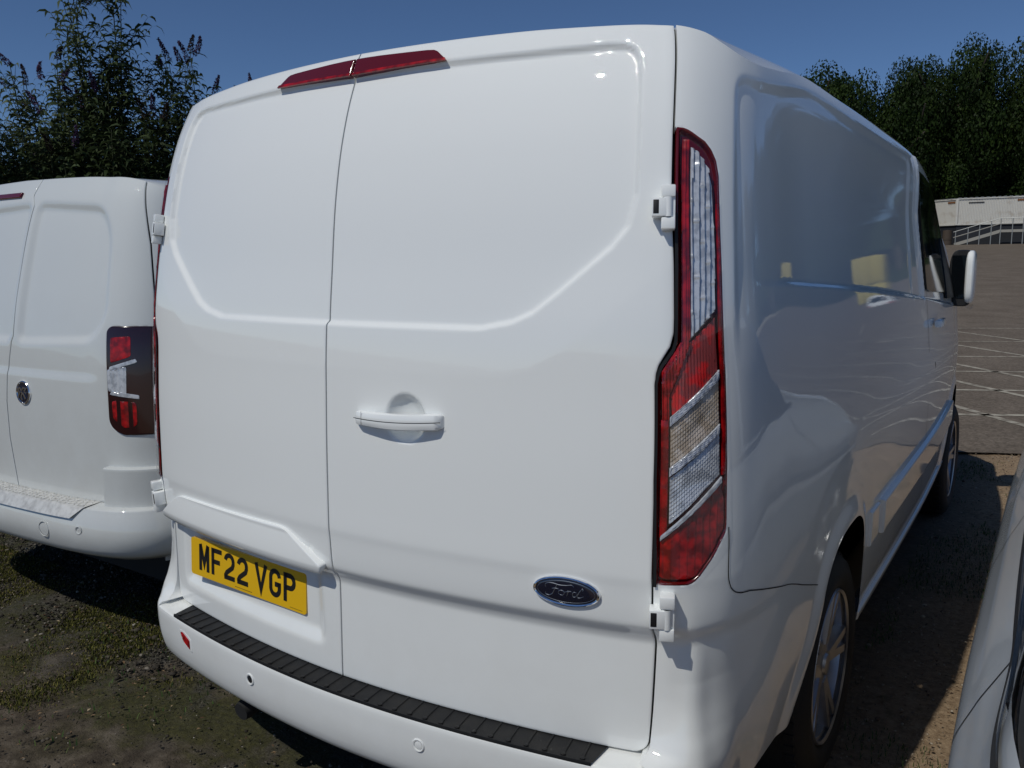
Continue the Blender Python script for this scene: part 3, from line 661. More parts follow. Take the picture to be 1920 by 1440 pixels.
strokes = [  # hand-lettered script word inside the oval
    [(-.044, .004), (-.046, .010), (-.040, .0145), (-.028, .0155), (-.014, .0135), (.002, .0145), (.014, .0165), (.018, .0130)],
    [(-.019, .0140), (-.024, .004), (-.030, -.008), (-.038, -.0125), (-.046, -.0100), (-.045, -.0060)],
    [(-.031, .0035), (-.022, .0050), (-.015, .0040)],
    [(-.012, -.0080), (-.0165, -.0050), (-.0140, .0010), (-.0070, .0020), (-.0030, -.0020), (-.0065, -.0080), (-.012, -.0080)],
    [(-.0030, -.0010), (.0030, .0010), (.0055, .0025), (.0040, -.0040), (.0020, -.0095)],
    [(.0045, -.0020), (.0090, .0025), (.0130, .0020)],
    [(.0240, .0010), (.0180, .0020), (.0150, -.0030), (.0165, -.0085), (.0215, -.0080), (.0260, -.0010)],
    [(.0360, .0120), (.0310, .0050), (.0265, -.0030), (.0255, -.0085), (.0310, -.0090), (.0400, -.0045)],
    [(.0360, .0120), (.0390, .0095), (.0360, .0070)]]
mb = MB()
for st in strokes:
    P = catmull([st[0]]+st+[st[-1]+np.array([1e-5, 0])] if False else [tuple(np.array(st[0])-(1e-4, 0))]+st+[tuple(np.array(st[-1])+(1e-4, 0))], 6)
    pts = [tuple(fr(np.array([[x, y, ht(x, y)]]))[0]) for x, y in P]; nn = len(pts)
    mb.tube(pts, [.00045+.00075*math.sin(math.pi*(i+.5)/nn) for i in range(nn)], 6)
oval_ring = [tuple(fr(np.array([[.0635*math.cos(t), .0235*math.sin(t), ht(.0635*math.cos(t), .0235*math.sin(t))]]))[0]) for t in np.linspace(0, 2*math.pi, 73)]
mb.tube(oval_ring, .00055, 6)
mb.build('badge_lettering', M_badgegrey, bd)

# hood over the plate (lamp housing and grip)
HO = rounded([(-.785, .752), (-.796, .766), (-.690, .836), (-.163, .847), (-.020, .776), (-.026, .762)], [.006, .012, .03, .03, .012, .006])
hood = polypatch('plate_light_housing', VAN, HO, M_white, doors[-1], right=True, nu=140, nv=40, lip=.045, edge=.003, D=lambda u, z: .009+.013*np.clip((.835-z)/.06, 0, 1)-.002*sstep(z, .765, .753))
mb = MB(); fr2 = VAN.frame(-.42, .73, 0)
# number plate
pc = np.array([-.398, .0105, .655]); ya, ti = -.066, .055
ax = np.array([math.cos(ya), math.sin(ya), 0]); upv = np.array([-math.sin(ya)*math.sin(ti), math.cos(ya)*math.sin(ti), math.cos(ti)]); nv_ = np.cross(ax, upv)
frp = lambda V: pc+np.asarray(V)@np.array([ax, upv, nv_])
mb = MB(); pl = rounded([(-.26, -.0555), (.26, -.0555), (.26, .0555), (-.26, .0555)], .010, 5); mb.prism([tuple(p) for p in pl], -.010, .0015, frp)
plate = mb.build('number_plate', M_yellow, doors[-1])
def stroke_poly(mb, pts, wd, h, fr):
    """mitred polyline of constant width as a raised letter stroke"""
    P = np.array(pts, float); n = len(P); Lq = []; Rq = []
    for i in range(n):
        a = P[i]-P[i-1] if i > 0 else P[1]-P[0]; b = P[i+1]-P[i] if i < n-1 else P[-1]-P[-2]
        a = a/np.linalg.norm(a); b = b/np.linalg.norm(b); t = a+b; t /= np.linalg.norm(t); nrm = np.array([-t[1], t[0]]); k = wd/2/max(.35, nrm@np.array([-a[1], a[0]]))
        Lq.append(P[i]+nrm*k); Rq.append(P[i]-nrm*k)
    V = np.array([(x, y, hh) for hh in (h[0], h[1]) for q in (Lq, Rq) for x, y in q]); F = []
    for i in range(n-1):
        F.append((2*n+i, 2*n+i+1, 3*n+i+1, 3*n+i)[::-1]); F.append((i, i+1, 2*n+i+1, 2*n+i)[::-1]); F.append((n+i, n+i+1, 3*n+i+1, 3*n+i))
    F += [(0, n, 3*n, 2*n), (n-1, 2*n-1, 4*n-1, 3*n-1)[::-1]]
    mb.add(fr(V), F)
def arc(cx, cy, rx, ry, a0, a1, n=10): return [(cx+rx*math.cos(math.radians(a)), cy+ry*math.sin(math.radians(a))) for a in np.linspace(a0, a1, n)]
Wc, Hc, ST = .050, .079, .0135; a_ = ST/2
GL = {'M': [[(a_, 0), (a_, Hc-.001)], [(a_, Hc), (Wc/2, .022), (Wc-a_, Hc)], [(Wc-a_, 0), (Wc-a_, Hc-.001)]],
      'F': [[(a_, 0), (a_, Hc)], [(a_, Hc-a_), (Wc, Hc-a_)], [(a_, Hc*.50), (Wc-.009, Hc*.50)]],
      '2': [arc(Wc/2, Hc-.0245, Wc/2-a_, .0245-a_, 172, 8, 12)+[(Wc-a_, Hc-.030), (Wc-a_-.004, Hc-.040), (a_+.006, .021), (a_, .012), (a_, a_)], [(a_-.006, a_), (Wc, a_)]],
      'V': [[(a_-.003, Hc), (Wc/2, .006), (Wc-a_+.003, Hc)]],
      'G': [arc(Wc/2, Hc-.0245, Wc/2-a_, .0245-a_, 5, 180, 12)+arc(Wc/2, .0245, Wc/2-a_, .0245-a_, 180, 360, 14)+[(Wc-a_, .041)], [(Wc/2-.001, .0365), (Wc, .0365)]],
      'P': [[(a_, 0), (a_, Hc)], [(a_, Hc-a_), (Wc*.55, Hc-a_)]+arc(Wc*.55, Hc-.0235, Wc*.45-a_, .0235-a_, 88, -88, 10)+[(Wc*.55, Hc-.047+a_), (a_, Hc-.047+a_)]]}
x = -.219
for ch in 'MF22 VGP':
    if ch == ' ': x += .022; continue
    mb = MB()
    for st in GL[ch]: stroke_poly(mb, [(x+p, q-.0395+.003) for p, q in st], ST, (.0015, .0022), frp)
    mb.build('character', M_black, plate, False); x += .061
for (x0, n_, yy, hh) in ((-.045, 15, -.0485, .0016), (.195, 10, -.0490, .0012)):
    mb = MB()
    for k in range(n_): mb.box((x0+k*.0052, yy, .0014), (x0+k*.0052+.0034, yy+hh, .0019), frp)
    mb.build('maker_print', M_black, plate, False, kind='stuff')
mb = MB()
for xx in (-.19, .19): mb.lathe([(.005, 0), (.0045, .003), (0, .0035)], lambda V, xx=xx: frp(np.stack([V[:, 1]+xx, V[:, 2]*1+.050-.0, V[:, 0]+.001], 1)), 12)

# side details: shut lines, window, handle, moulding, mirror
for s in (1, -1):
    R_ = s > 0; mb = MB()
    ribbon(mb, VAN, RM([(.997, .965), (1.000, .93), (1.001, .866), (1.004, .845), (1.014, .826), (1.034, .812), (1.058, .803), (1.10, .795), (1.16, .778), (1.31, .735), (1.40, .70), (1.62, .625)]), .0028, .0012, R_)
    mb.build('bumper_seam', M_gap, van)
    mb = MB()
    ribbon(mb, VAN, [(3.175, 1.90), (3.20, 1.72), (3.27, 1.50), (3.36, 1.33), (3.40, 1.10), (3.40, .60), (3.42, .42)], .005, .0018, R_)
    mb.build('door_seam', M_gap, van); mb = MB(); ribbon(mb, VAN, [(5.0, 1.29), (4.95, 1.0), (4.75, .80)], .005, .0018, R_)
    mb.build('door_seam', M_gap, van)
    polypatch('mirror_sail', VAN, [(4.20, 1.285), (4.26, 1.60), (4.42, 1.56), (4.92, 1.33), (4.94, 1.27)], M_rubber, van, right=R_, off=.007, nu=20, nv=20, lip=.01)
    polypatch('side_window', VAN, WIN, M_glass, van, right=R_, off=.003, nu=60, nv=40, lip=.006)
    fr0 = VAN.frame(s*3.56, 1.205, 0); f2 = lambda V, fr0=fr0, s=s: fr0(np.asarray(V)*[s, 1, 1]); mb = MB()
    V = []; mb.box((-.02, -.018, .006), (.17, .018, .040), f2, .012); mb.build('front_door_handle', M_white, van)
    fr0 = VAN.frame(s*3.60, 1.0, 0); mb = MB(); mb.lathe([(.024, 0), (.022, .005), (.0, .006)], lambda V, fr0=fr0: fr0(np.stack([V[:, 1], V[:, 2]*1.35, V[:, 0]], 1)), 20); mb.build('lock_cover', M_gap, van)
    patch('side_moulding', VAN, 2.30, 4.62, .585, .70, M_white, van, right=R_, off=.020, nu=120, nv=16, lip=.026, edge=.006)
    patch('side_moulding', VAN, 2.13, 2.27, .585, .70, M_white, van, right=R_, off=.010, nu=20, nv=16, lip=.016, edge=.006)
    patch('sill', VAN, 2.10, 4.60, .345, .372, M_white, van, right=R_, off=.012, nu=60, nv=6, lip=.03, edge=.003)
    mb = MB(); X = s
    fr3 = lambda V, s=s: np.asarray(V)*[s, 1, 1]
    bmm = bmesh.new(); bmesh.ops.create_uvsphere(bmm, u_segments=24, v_segments=16, radius=1)
    V = np.array([v.co[:] for v in bmm.verts]); F = [[v.index for v in f.verts] for f in bmm.faces]; bmm.free()
    def sq(V, p): return np.sign(V)*abs(V)**p
    W = sq(V, .55)*[.064, .085, .160]+[.955, 4.0, 1.382]; W[:, 1] = np.where(W[:, 1] < 3.955, 3.955, W[:, 1])
    mb.add(fr3(W), F if s > 0 else [f[::-1] for f in F]); mr = mb.build('door_mirror', M_gap, van)
    mb = MB(); W = sq(V, .55)*[.026, .094, .150]+[.998, 4.01, 1.388]; mb.add(fr3(W), F if s > 0 else [f[::-1] for f in F]); mb.build('mirror_cap', M_white, mr)
    mb = MB(); mb.box((.78, 3.98, 1.27), (.93, 4.10, 1.33), fr3, .01); mb.box((.90, 3.99, 1.235), (1.0, 4.06, 1.25), fr3, .006); mb.build('mirror_arm', M_gap, mr)
    mb = MB(); mb.box((.905, 3.9515, 1.27), (.995, 3.9545, 1.51), fr3); mb.build('mirror_glass', M_glass, mr)
    mb = MB(); mb.lathe([(0, .03), (.018, .02), (.022, 0)], lambda V, fr3=fr3: fr3(np.stack([V[:, 1]+1.0, V[:, 2]+4.02, -V[:, 0]+1.235], 1)), 12); mb.build('indicator', M_lens, mr)
# underside bits showing below the bumper
mb = MB(); mb.tube([(-.44, .35, .27), (-.44, .10, .25), (-.44, .02, .235)], .028, 14); mb.tube([(-.44, .02, .235), (-.44, .0, .232)], [.03, .026], 14)
mb.build('tow_eye', M_under, van)
# ------------------------------------------------------------------ small white van on the left
VAN2 = Shell([(0, 0), (.3, .010), (.55, .030), (.70, .058), (.79, .095), (.85, .15), (.89, .24), (.91, .38), (.92, .7), (.925, 1.2), (.925, 3.0), (.91, 3.5), (.87, 3.9), (.75, 4.2), (.5, 4.32), (0, 4.36)],
    pchip([.3, .6, .9, 1.1, 1.2, 1.3, 1.5, 1.7, 1.78, 1.83, 1.9], [.0, .0, .004, .012, .02, .035, .078, .13, .160, .19, .24]),
    pchip([.3, .6, .9, 1.2, 1.5, 1.7, 1.78, 1.82, 1.86], [.96, .99, 1, .985, .945, .91, .885, .86, .80]),
    pchip([.3, .6, .9, 1.2, 1.5, 1.75, 1.86], [.97, .99, 1, .99, .965, .935, .91]),
    pchip([0, .4, .65, .75, .80, .84], [1.862, 1.855, 1.838, 1.815, 1.785, 1.73]), pchip([0, .4, .65, .75, .80, .84], [1.875, 1.868, 1.85, 1.825, 1.79, 1.74]),
    pchip([.1, 2.5, 3.0, 3.4, 4.0, 4.3], [0, 0, -.05, -.25, -.65, -.8]), org=(-2.25, .262))
v2 = thing('small_van', 'smaller grey-white van on the left with aluminium tread plate on its bumper', 'van', (-2.25, 2.4, 0))
seam2 = rowfn([(.135, 1.90), (.135, 1.79), (.165, 1.75), (.150, 1.54), (.142, 1.37), (.140, 1.22), (.128, 1.20), (.108, 1.11), (.088, .95), (.092, .80), (.125, .62), (.13, .55)])
P2R = rounded([(.185, 1.215), (.64, 1.235), (.70, 1.32), (.69, 1.62), (.63, 1.715), (.21, 1.742)], [.03, .06, .05, .1, .1, .03]); P2L = rounded([(-.62, 1.235), (.11, 1.215), (.13, 1.742), (-.58, 1.715)], [.12, .03, .03, .12])
L2 = rounded([(.722, .905), (.722, 1.262), (.742, 1.278), (.905, 1.276), (.905, .868), (.775, .868)], [.05, .03, .02, .005, .005, .08])
edge2 = rowfn([(.80, 1.86), (.83, 1.72), (.865, 1.58), (.893, 1.40), (.905, 1.27), (.907, .75), (.907, .55)])
def D2(u, z, s):
    us = u*s; q = np.maximum(sdf(P2R, us, z), sdf(P2L, us, z)); d = -.016*sstep(q, -.03, .012)
    d = d-.006*sstep(z, 1.06, 1.10)*(1-sstep(us, .60, .70))*sstep(us, -.8, -.7)
    d = d-.02*sstep(sdf(L2, abs(u), z), .005, .015); return d
d2 = {}
for s in (1, -1):
    lft = seam2 if s > 0 else (lambda z: -seam2(z)+0)
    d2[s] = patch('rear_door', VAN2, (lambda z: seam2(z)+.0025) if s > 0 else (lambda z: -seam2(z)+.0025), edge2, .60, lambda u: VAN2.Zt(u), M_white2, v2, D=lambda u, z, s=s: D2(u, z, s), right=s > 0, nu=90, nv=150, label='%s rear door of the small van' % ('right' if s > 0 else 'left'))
patch('door_seal', VAN2, -.15, .93, .55, lambda u: VAN2.Zt(u)-.006, M_gap, v2, nu=30, nv=40, lip=0, off=-.03)
ARCH2 = [(1.15, .31, .36), (3.9, .31, .36)]
def side2(s):
    tb_ = np.concatenate([[0, .0006], np.linspace(.002, 1, 330)]); vb_ = np.concatenate([[0, .005, .012], np.linspace(.03, .99, 150), [1]])
    T, Vv = np.meshgrid(tb_, vb_); z = .3+1.5*Vv
    for _ in range(4):
        e_ = edge2(z)+.006; u = e_+(VAN2.UMAX-e_)*T; z0 = .36+.0*u; z = z0+(VAN2.Zt(u)-.002-z0)*Vv
    d = -.012*sstep(sdf(rounded([(1.2, 1.15), (1.25, 1.62), (3.2, 1.60), (3.3, 1.15)], .06), u, z), 0, .02)
    u = np.pad(u, ((1, 0), (1, 0)), mode='edge'); z = np.pad(z, ((1, 0), (1, 0)), mode='edge'); d = np.pad(d, ((1, 0), (1, 0)), mode='edge'); d[:, 0] -= .02; d[0] -= .02
    V = VAN2.P(u*s, z, d).reshape(-1, 3); F = grid_faces(*u.shape)
    if s < 0: F = F[:, ::-1]
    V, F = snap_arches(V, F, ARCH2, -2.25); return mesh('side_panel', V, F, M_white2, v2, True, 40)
for s in (1, -1): side2(s)
rr = roof_maker(VAN2, np.linspace(.74, VAN2.UMAX, 150), .45, 40)
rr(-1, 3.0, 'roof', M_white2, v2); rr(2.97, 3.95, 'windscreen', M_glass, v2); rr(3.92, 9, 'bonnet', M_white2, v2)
for s in (1, -1):
    R_ = s > 0
    q = polypatch('tail_light', VAN2, L2, M_smokelens, v2, right=R_, off=.006, nu=24, nv=90, lip=.02, edge=.004)
    kw = dict(right=R_, lip=.003, edge=.0005)
    polypatch('red_segment', VAN2, rounded([(.742, 1.14), (.742, 1.235), (.82, 1.24), (.822, 1.165)], .01), M_redlens, q, off=.0068, nu=12, nv=14, D=lambda u, z: .001*tri(u*120), **kw)
    polypatch('red_segment', VAN2, rounded([(.745, .93), (.742, 1.00), (.835, .995), (.835, .905), (.79, .895)], .015), M_redlens, q, off=.0068, nu=12, nv=14, D=lambda u, z: .002*np.cos((u-.79)*140), **kw)
    polypatch('clear_segment', VAN2, rounded([(.728, 1.035), (.728, 1.118), (.805, 1.128), (.80, 1.018)], .01), M_clearfac, q, off=.0075, nu=24, nv=20, D=lambda u, z: .0025*tri(u*60), **kw)
    polypatch('clear_arm', VAN2, [(.738, 1.112), (.738, 1.126), (.838, 1.156), (.845, 1.143)], M_clearfac, q, off=.009, nu=20, nv=8, **kw)
    polypatch('clear_arm', VAN2, [(.735, 1.022), (.745, 1.038), (.846, 1.020), (.846, 1.006)], M_clearfac, q, off=.009, nu=20, nv=8, **kw)
q = patch('brake_light', VAN2, -.20, .045, 1.783, 1.804, M_darkred, d2[-1], off=.004, nu=30, nv=8, lip=.01, edge=.003)
fr = VAN2.frame(.222, .998, 0); n = 40
def disc(fr, rows, name, m, parent, n=40):
    V = [(a*math.cos(2*math.pi*k/n), a*math.sin(2*math.pi*k/n), h) for a, h in rows for k in range(n)]
    F = [(i*n+k, i*n+(k+1) % n, (i+1)*n+(k+1) % n, (i+1)*n+k) for i in range(len(rows)-1) for k in range(n)]+[tuple(range((len(rows)-1)*n, len(rows)*n))]
    return mesh(name, fr(np.array(V)), F, m, parent, True, 40)
e2 = disc(fr, [(.048, -.002), (.048, .005), (.045, .008), (.041, .008), (.039, .005)], 'emblem', M_chrome, d2[1])
disc(fr, [(.0395, .0055), (.02, .006), (.001, .0062)], 'emblem_face', M_navy, e2)
mb = MB()   # winged beast with a flag inside the ring, as far as the photo shows it
for st, wd in (([(-.030, -.022), (-.020, .000), (-.030, .014), (-.016, .018), (-.006, .008)], .008), ([(-.006, .008), (.006, .020), (.026, .018), (.012, .006)], .007), ([(-.010, .002), (.008, -.006), (.020, -.024)], .009), ([(-.004, -.004), (-.010, -.020), (-.002, -.030)], .007), ([(.012, .006), (.028, -.002)], .006)):
    stroke_poly(mb, st, wd, (.0055, .0085), fr)
mb.build('emblem_figure', M_chrome, e2, False)
# bumper with tread plate
o2 = pchip([.385, .40, .43, .50, .56, .60, .64], [.02, .05, .085, .10, .085, .07, .065])
def B2(u, z): return o2(z)*(1-.35*sstep(abs(u), .8, 1.3))
u = np.linspace(-1.25, 1.25, 200); zs = np.array([.384, .388, .395, .405, .42, .44, .47, .50, .53, .555, .575, .588, .592])
UU, ZZ = np.meshgrid(u, zs); A = VAN2.P(UU, ZZ, B2(UU, ZZ)-.006*np.exp(-((ZZ-.455)/.012)**2)*(abs(UU) < .62)); rows = [A[i] for i in range(len(zs))]
inn = VAN2.P(u, np.full(u.shape, .60), -.03)
for q_ in (.06, .3, 1): R = rows[len(zs)-1]*(1-q_)+inn*q_; R[:, 2] = .594+.006*q_; rows.append(R)
un = rows[0]*1.0; un[:, 1] += .2; un[:, 2] = .40; rows = [un]+rows
b2 = mesh('rear_bumper', np.concatenate(rows), grid_faces(len(rows), len(u)), M_white2, v2, True, 45)
# raised bumper ends under the lamps
for s in (1, -1): patch('bumper_end', VAN2, .705, 1.25, .585, .745, M_white2, v2, right=s > 0, off=.035, nu=40, nv=20, lip=.05, edge=.012)
n = 90; rows = []
for q_, h in ((-.30, -.040), (-.05, -.002), (.0, .003), (.9, .004)):
    uu_ = np.linspace(-1, 1, n)*(.655-.055*min(0, q_)*-3 if q_ < 0 else .655+.0*q_)
    a = VAN2.P(uu_, np.full(uu_.shape, .592), B2(uu_, np.full(uu_.shape, .592))); b = VAN2.P(uu_, np.full(uu_.shape, .60), -.01); R = a*(1-max(q_, 0))+b*max(q_, 0); R[:, 1] += min(q_, 0)*.09; R[:, 2] = .596+h; rows.append(R)
tp = mesh('tread_plate', np.concatenate(rows), grid_faces(len(rows), n), M_checker, b2, False, None)
mb = MB()
for k in range(-26, 27):
    for j, q_ in enumerate((.12, .36, .60, .84)):
        uu_ = np.array([k*.0245+(j % 2)*.012]); 
        if abs(uu_[0]) > .645: continue
        a = VAN2.P(uu_, np.array([.592]), B2(uu_, np.array([.592])))[0]; b = VAN2.P(uu_, np.array([.60]), -.01)[0]; c = a*(1-q_)+b*q_; c[2] = .5995
        sg = 1 if (j+k) % 2 else -1; dx, dy = .011, .006*sg
        V = [(c[0]-dx, c[1]-dy, c[2]), (c[0]+.002, c[1]-.004, c[2]+.0035), (c[0]+dx, c[1]+dy, c[2]), (c[0]-.002, c[1]+.004, c[2]+.0035), (c[0], c[1]-.006*1, c[2]), (c[0], c[1]+.006, c[2])]
        mb.add(V, [(0, 4, 1), (4, 2, 1), (2, 3, 1), (0, 1, 3), (2, 5, 3), (5, 0, 3)])
mb.build('tread_studs', M_checker, tp, False, kind='stuff')
for u_ in (.645,): 
    fr = VAN2.frame(u_, .515, float(B2(u_, .515))); f2 = lambda V, fr=fr: fr(np.stack([V[:, 1], V[:, 2], V[:, 0]], 1)); mb = MB(); mb.lathe([(.017, -.003), (.017, .002), (.014, .003), (.011, .0015), (.010, -.001), (0, 0)], f2, 24); mb.build('parking_sensor', M_white2, b2)
fr = VAN2.frame(.455, .495, float(B2(.455, .495))); mb = MB(); mb.lathe([(.030, -.002), (.030, .0012), (.0285, .0014), (.0275, -.001)], lambda V: fr(np.stack([V[:, 1], V[:, 2], V[:, 0]], 1)), 32); mb.build('tow_cover', M_white2, b2)
mb = MB(); mb.box((-3.08, .55, .2), (-1.42, 4.3, .42))
for sx in (-1, 1):
    for (cy, c_, r) in ARCH2: mb.box((-2.25+sx*.6-.3, cy+.2-.4, .3), (-2.25+sx*.6+.3-.02, cy+.2+.4, .72))
mb.build('underbody', M_under, v2, False)
for sx in (1, -1):
    for cy in (1.15+.05, 3.95): wheel(v2, -2.25+sx*.885, cy, .315, sx, .20, .19)
mb = MB()
for xx in (-2.93, -1.57): mb.tube([(xx, .72, 1.845), (xx, .80, 1.868), (xx, 2.9, 1.872), (xx, 3.0, 1.83)], .014, 8)
for a_i, xx in enumerate((-2.93, -1.57)):
    m1 = MB(); m1.tube([(xx, .75, 1.84), (xx, .84, 1.862), (xx, 2.9, 1.866), (xx, 3.0, 1.83)], .013, 8); m1.build('roof_rail', M_white2, v2)

# ------------------------------------------------------------------ hatchbacks
def hatchback(name, label, cx, cy, paint_m, handles=True):
    SH = Shell([(0, 0), (.25, .01), (.5, .04), (.66, .09), (.76, .17), (.82, .29), (.855, .45), (.88, .7), (.893, 1.1), (.897, 1.8), (.897, 2.6), (.885, 3.2), (.86, 3.6), (.80, 3.9), (.66, 4.1), (.4, 4.2), (0, 4.24)],
        pchip([.2, .45, .60, .80, .95, 1.1, 1.3, 1.42, 1.52], [.05, 0, .0, .03, .07, .14, .28, .38, .50]),
        pchip([.2, .45, .70, .78, .88, .94, .98, 1.05, 1.2, 1.35, 1.43, 1.5], [.93, .985, .998, 1.0, .968, .938, .918, .90, .855, .80, .755, .66]),
        pchip([.2, .45, .75, .95, 1.2, 1.42, 1.5], [.95, .99, 1, .97, .90, .82, .78]),
        pchip([0, .3, .5, .60, .66, .72], [1.515, 1.505, 1.485, 1.455, 1.42, 1.34]), pchip([0, .3, .5, .60, .66, .72], [1.535, 1.525, 1.505, 1.475, 1.435, 1.36]),
        pchip([.1, 1.6, 2.2, 2.5, 3.0, 3.4, 4.1], [0, 0, -.03, -.10, -.38, -.50, -.62]), org=(cx, cy), yfade=(.3, .9), cfade=(.3, 1.0))
    root = thing(name, label, 'car', (cx, cy+2.1, 0)); AR = [(cy+.86, .32, .36), (cy+3.42, .32, .36)]
    for s in (1, -1):
        T, Vv = np.meshgrid(np.linspace(0, 1, 260), np.concatenate([[0, .01], np.linspace(.03, 1, 90)])); u = SH.UMAX*T; z = .22+(SH.Zt(u)-.22)*Vv
        yq = SH.Yp(u); dd = -.006*np.exp(-((z-.70+yq*0)/.02)**2)*sstep(u, 1.0, 1.6)
        V = SH.P(u*s, z, dd).reshape(-1, 3); F = grid_faces(*u.shape)
        if s < 0: F = F[:, ::-1]
        V, F = snap_arches(V, F, AR, cx); mesh('body_side', V, F, paint_m, root, True, 45)
        R_ = s > 0
        for nm, pl in (('rear_window', [(.93, 1.008), (1.06, 1.36), (2.18, 1.42), (2.30, 1.000)]), ('front_window', [(2.36, 1.000), (2.26, 1.42), (2.75, 1.42), (3.15, 1.28), (3.62, .98)])):
            polypatch(nm, SH, rounded(pl, .03), M_glass, root, right=R_, off=.003, nu=24, nv=14, lip=.006)
        mb = MB(); ribbon(mb, SH, [(.92, .992), (3.70, .975)], .018, .006, R_); mb.build('window_trim', M_gap, root)
        mb = MB()
        for us in ([(1.50, .98), (1.62, .62), (1.60, .30)], [(2.33, .98), (2.33, .30)], [(3.60, .96), (3.50, .30)]): ribbon(mb, SH, us, .005, .001, R_)
        mb.build('door_seam', M_gap, root, kind='stuff')
        for uu_ in ((1.60, 2.52) if handles else ()):
            f_ = SH.frame(s*uu_, .865, 0); mb = MB(); mb.box((-.02, -.010, .002), (.15, .010, .016), lambda V, f_=f_, s=s: f_(np.asarray(V)*[s, 1, 1]), .006); mb.build('door_handle', paint_m, root)
        polypatch('tail_light', SH, rounded([(.50, .80), (.52, .95), (.90, .99), (.96, .90), (.88, .80)], .03), M_redlens, root, right=R_, off=.003, nu=20, nv=10, lip=.01)
        for c in (0, 1): wheel(root, cx+s*.86, AR[c][0], .315, s, .205, .2)
        f3 = lambda V, s=s: np.asarray(V)*[s, 1, 1]+[cx, cy, 0]
        if s > 0: mb = MB(); mb.box((.84, 2.92, .97), (1.03, 3.06, 1.12), f3, .04); mb.build('door_mirror', paint_m, root)
    rr = roof_maker(SH, np.linspace(.62, SH.UMAX, 130), .6, 34); rr(-1, 2.1, 'roof', paint_m, root); rr(2.07, 3.1, 'windscreen', M_glass, root); rr(3.08, 9, 'bonnet', paint_m, root)
    polypatch('tailgate_window', SH, rounded([(-.56, 1.10), (-.50, 1.40), (.50, 1.40), (.56, 1.10)], .06), M_glass, root, off=.004, nu=24, nv=12, lip=.006)
    polypatch('number_plate', SH, [(-.26, .62), (-.26, .73), (.26, .73), (.26, .62)], M_yellow, root, off=.006, nu=8, nv=4, lip=.005)
    patch('bumper_insert', SH, -.62, .62, .26, .40, M_rubber, root, off=.012, nu=30, nv=8, lip=.02)
    mb = MB(); mb.box((cx-.8, cy+.25, .2), (cx+.8, cy+4.0, .5)); mb.build('underbody', M_under, root, False)
    return root
hatchback('parked_car', 'silver car at the bottom right corner, close beside the large van', 2.255, -1.05, M_silver, handles=False)
hatchback('parked_car', 'white hatchback parked across the tarmac beyond the bay markings', 9.2, 46.0, M_white)
# ------------------------------------------------------------------ terrain
def HT(x, y):
    x = np.asarray(x, float); y = np.asarray(y, float)
    h = np.clip((y-20)/76., 0, 1)*2.46+np.clip(y-100, 0, 60)*.16
    far = np.clip(np.hypot(x, y)-140, 0, 400)*.02
    return h+far
def fbm(x, y, seed=0, octs=4):
    r = np.random.default_rng(seed); v = 0; a = 1; f = 1
    for _ in range(octs):
        p = r.uniform(0, 6.28, 8); d = r.uniform(0, 6.28, 4)
        for k in range(4): v = v+a*.35*np.sin(f*(x*math.cos(d[k])+y*math.sin(d[k]))*(1+.3*k)+p[k]+.8*np.sin(f*.7*(x*math.sin(d[k])-y*math.cos(d[k]))+p[k+4]))
        a *= .55; f *= 2.03
    return v
xs = np.concatenate([-np.geomspace(600, 10, 40), np.linspace(-9.5, 7.5, 340), np.geomspace(8, 600, 40)])
ys = np.concatenate([-np.geomspace(200, 3.2, 24), np.linspace(-3, 8, 220), np.geomspace(8.2, 160, 70), np.geomspace(170, 900, 14)])
X, Y = np.meshgrid(xs, ys); near = (1-sstep(np.hypot(X+1, Y-2), 6, 9))
Z = HT(X, Y)+near*(.010*fbm(X*2.2, Y*2.2, 1)+.0045*fbm(X*14, Y*14, 2, 3)-.012)-(Y > 5.9)*.006*(near > 0)
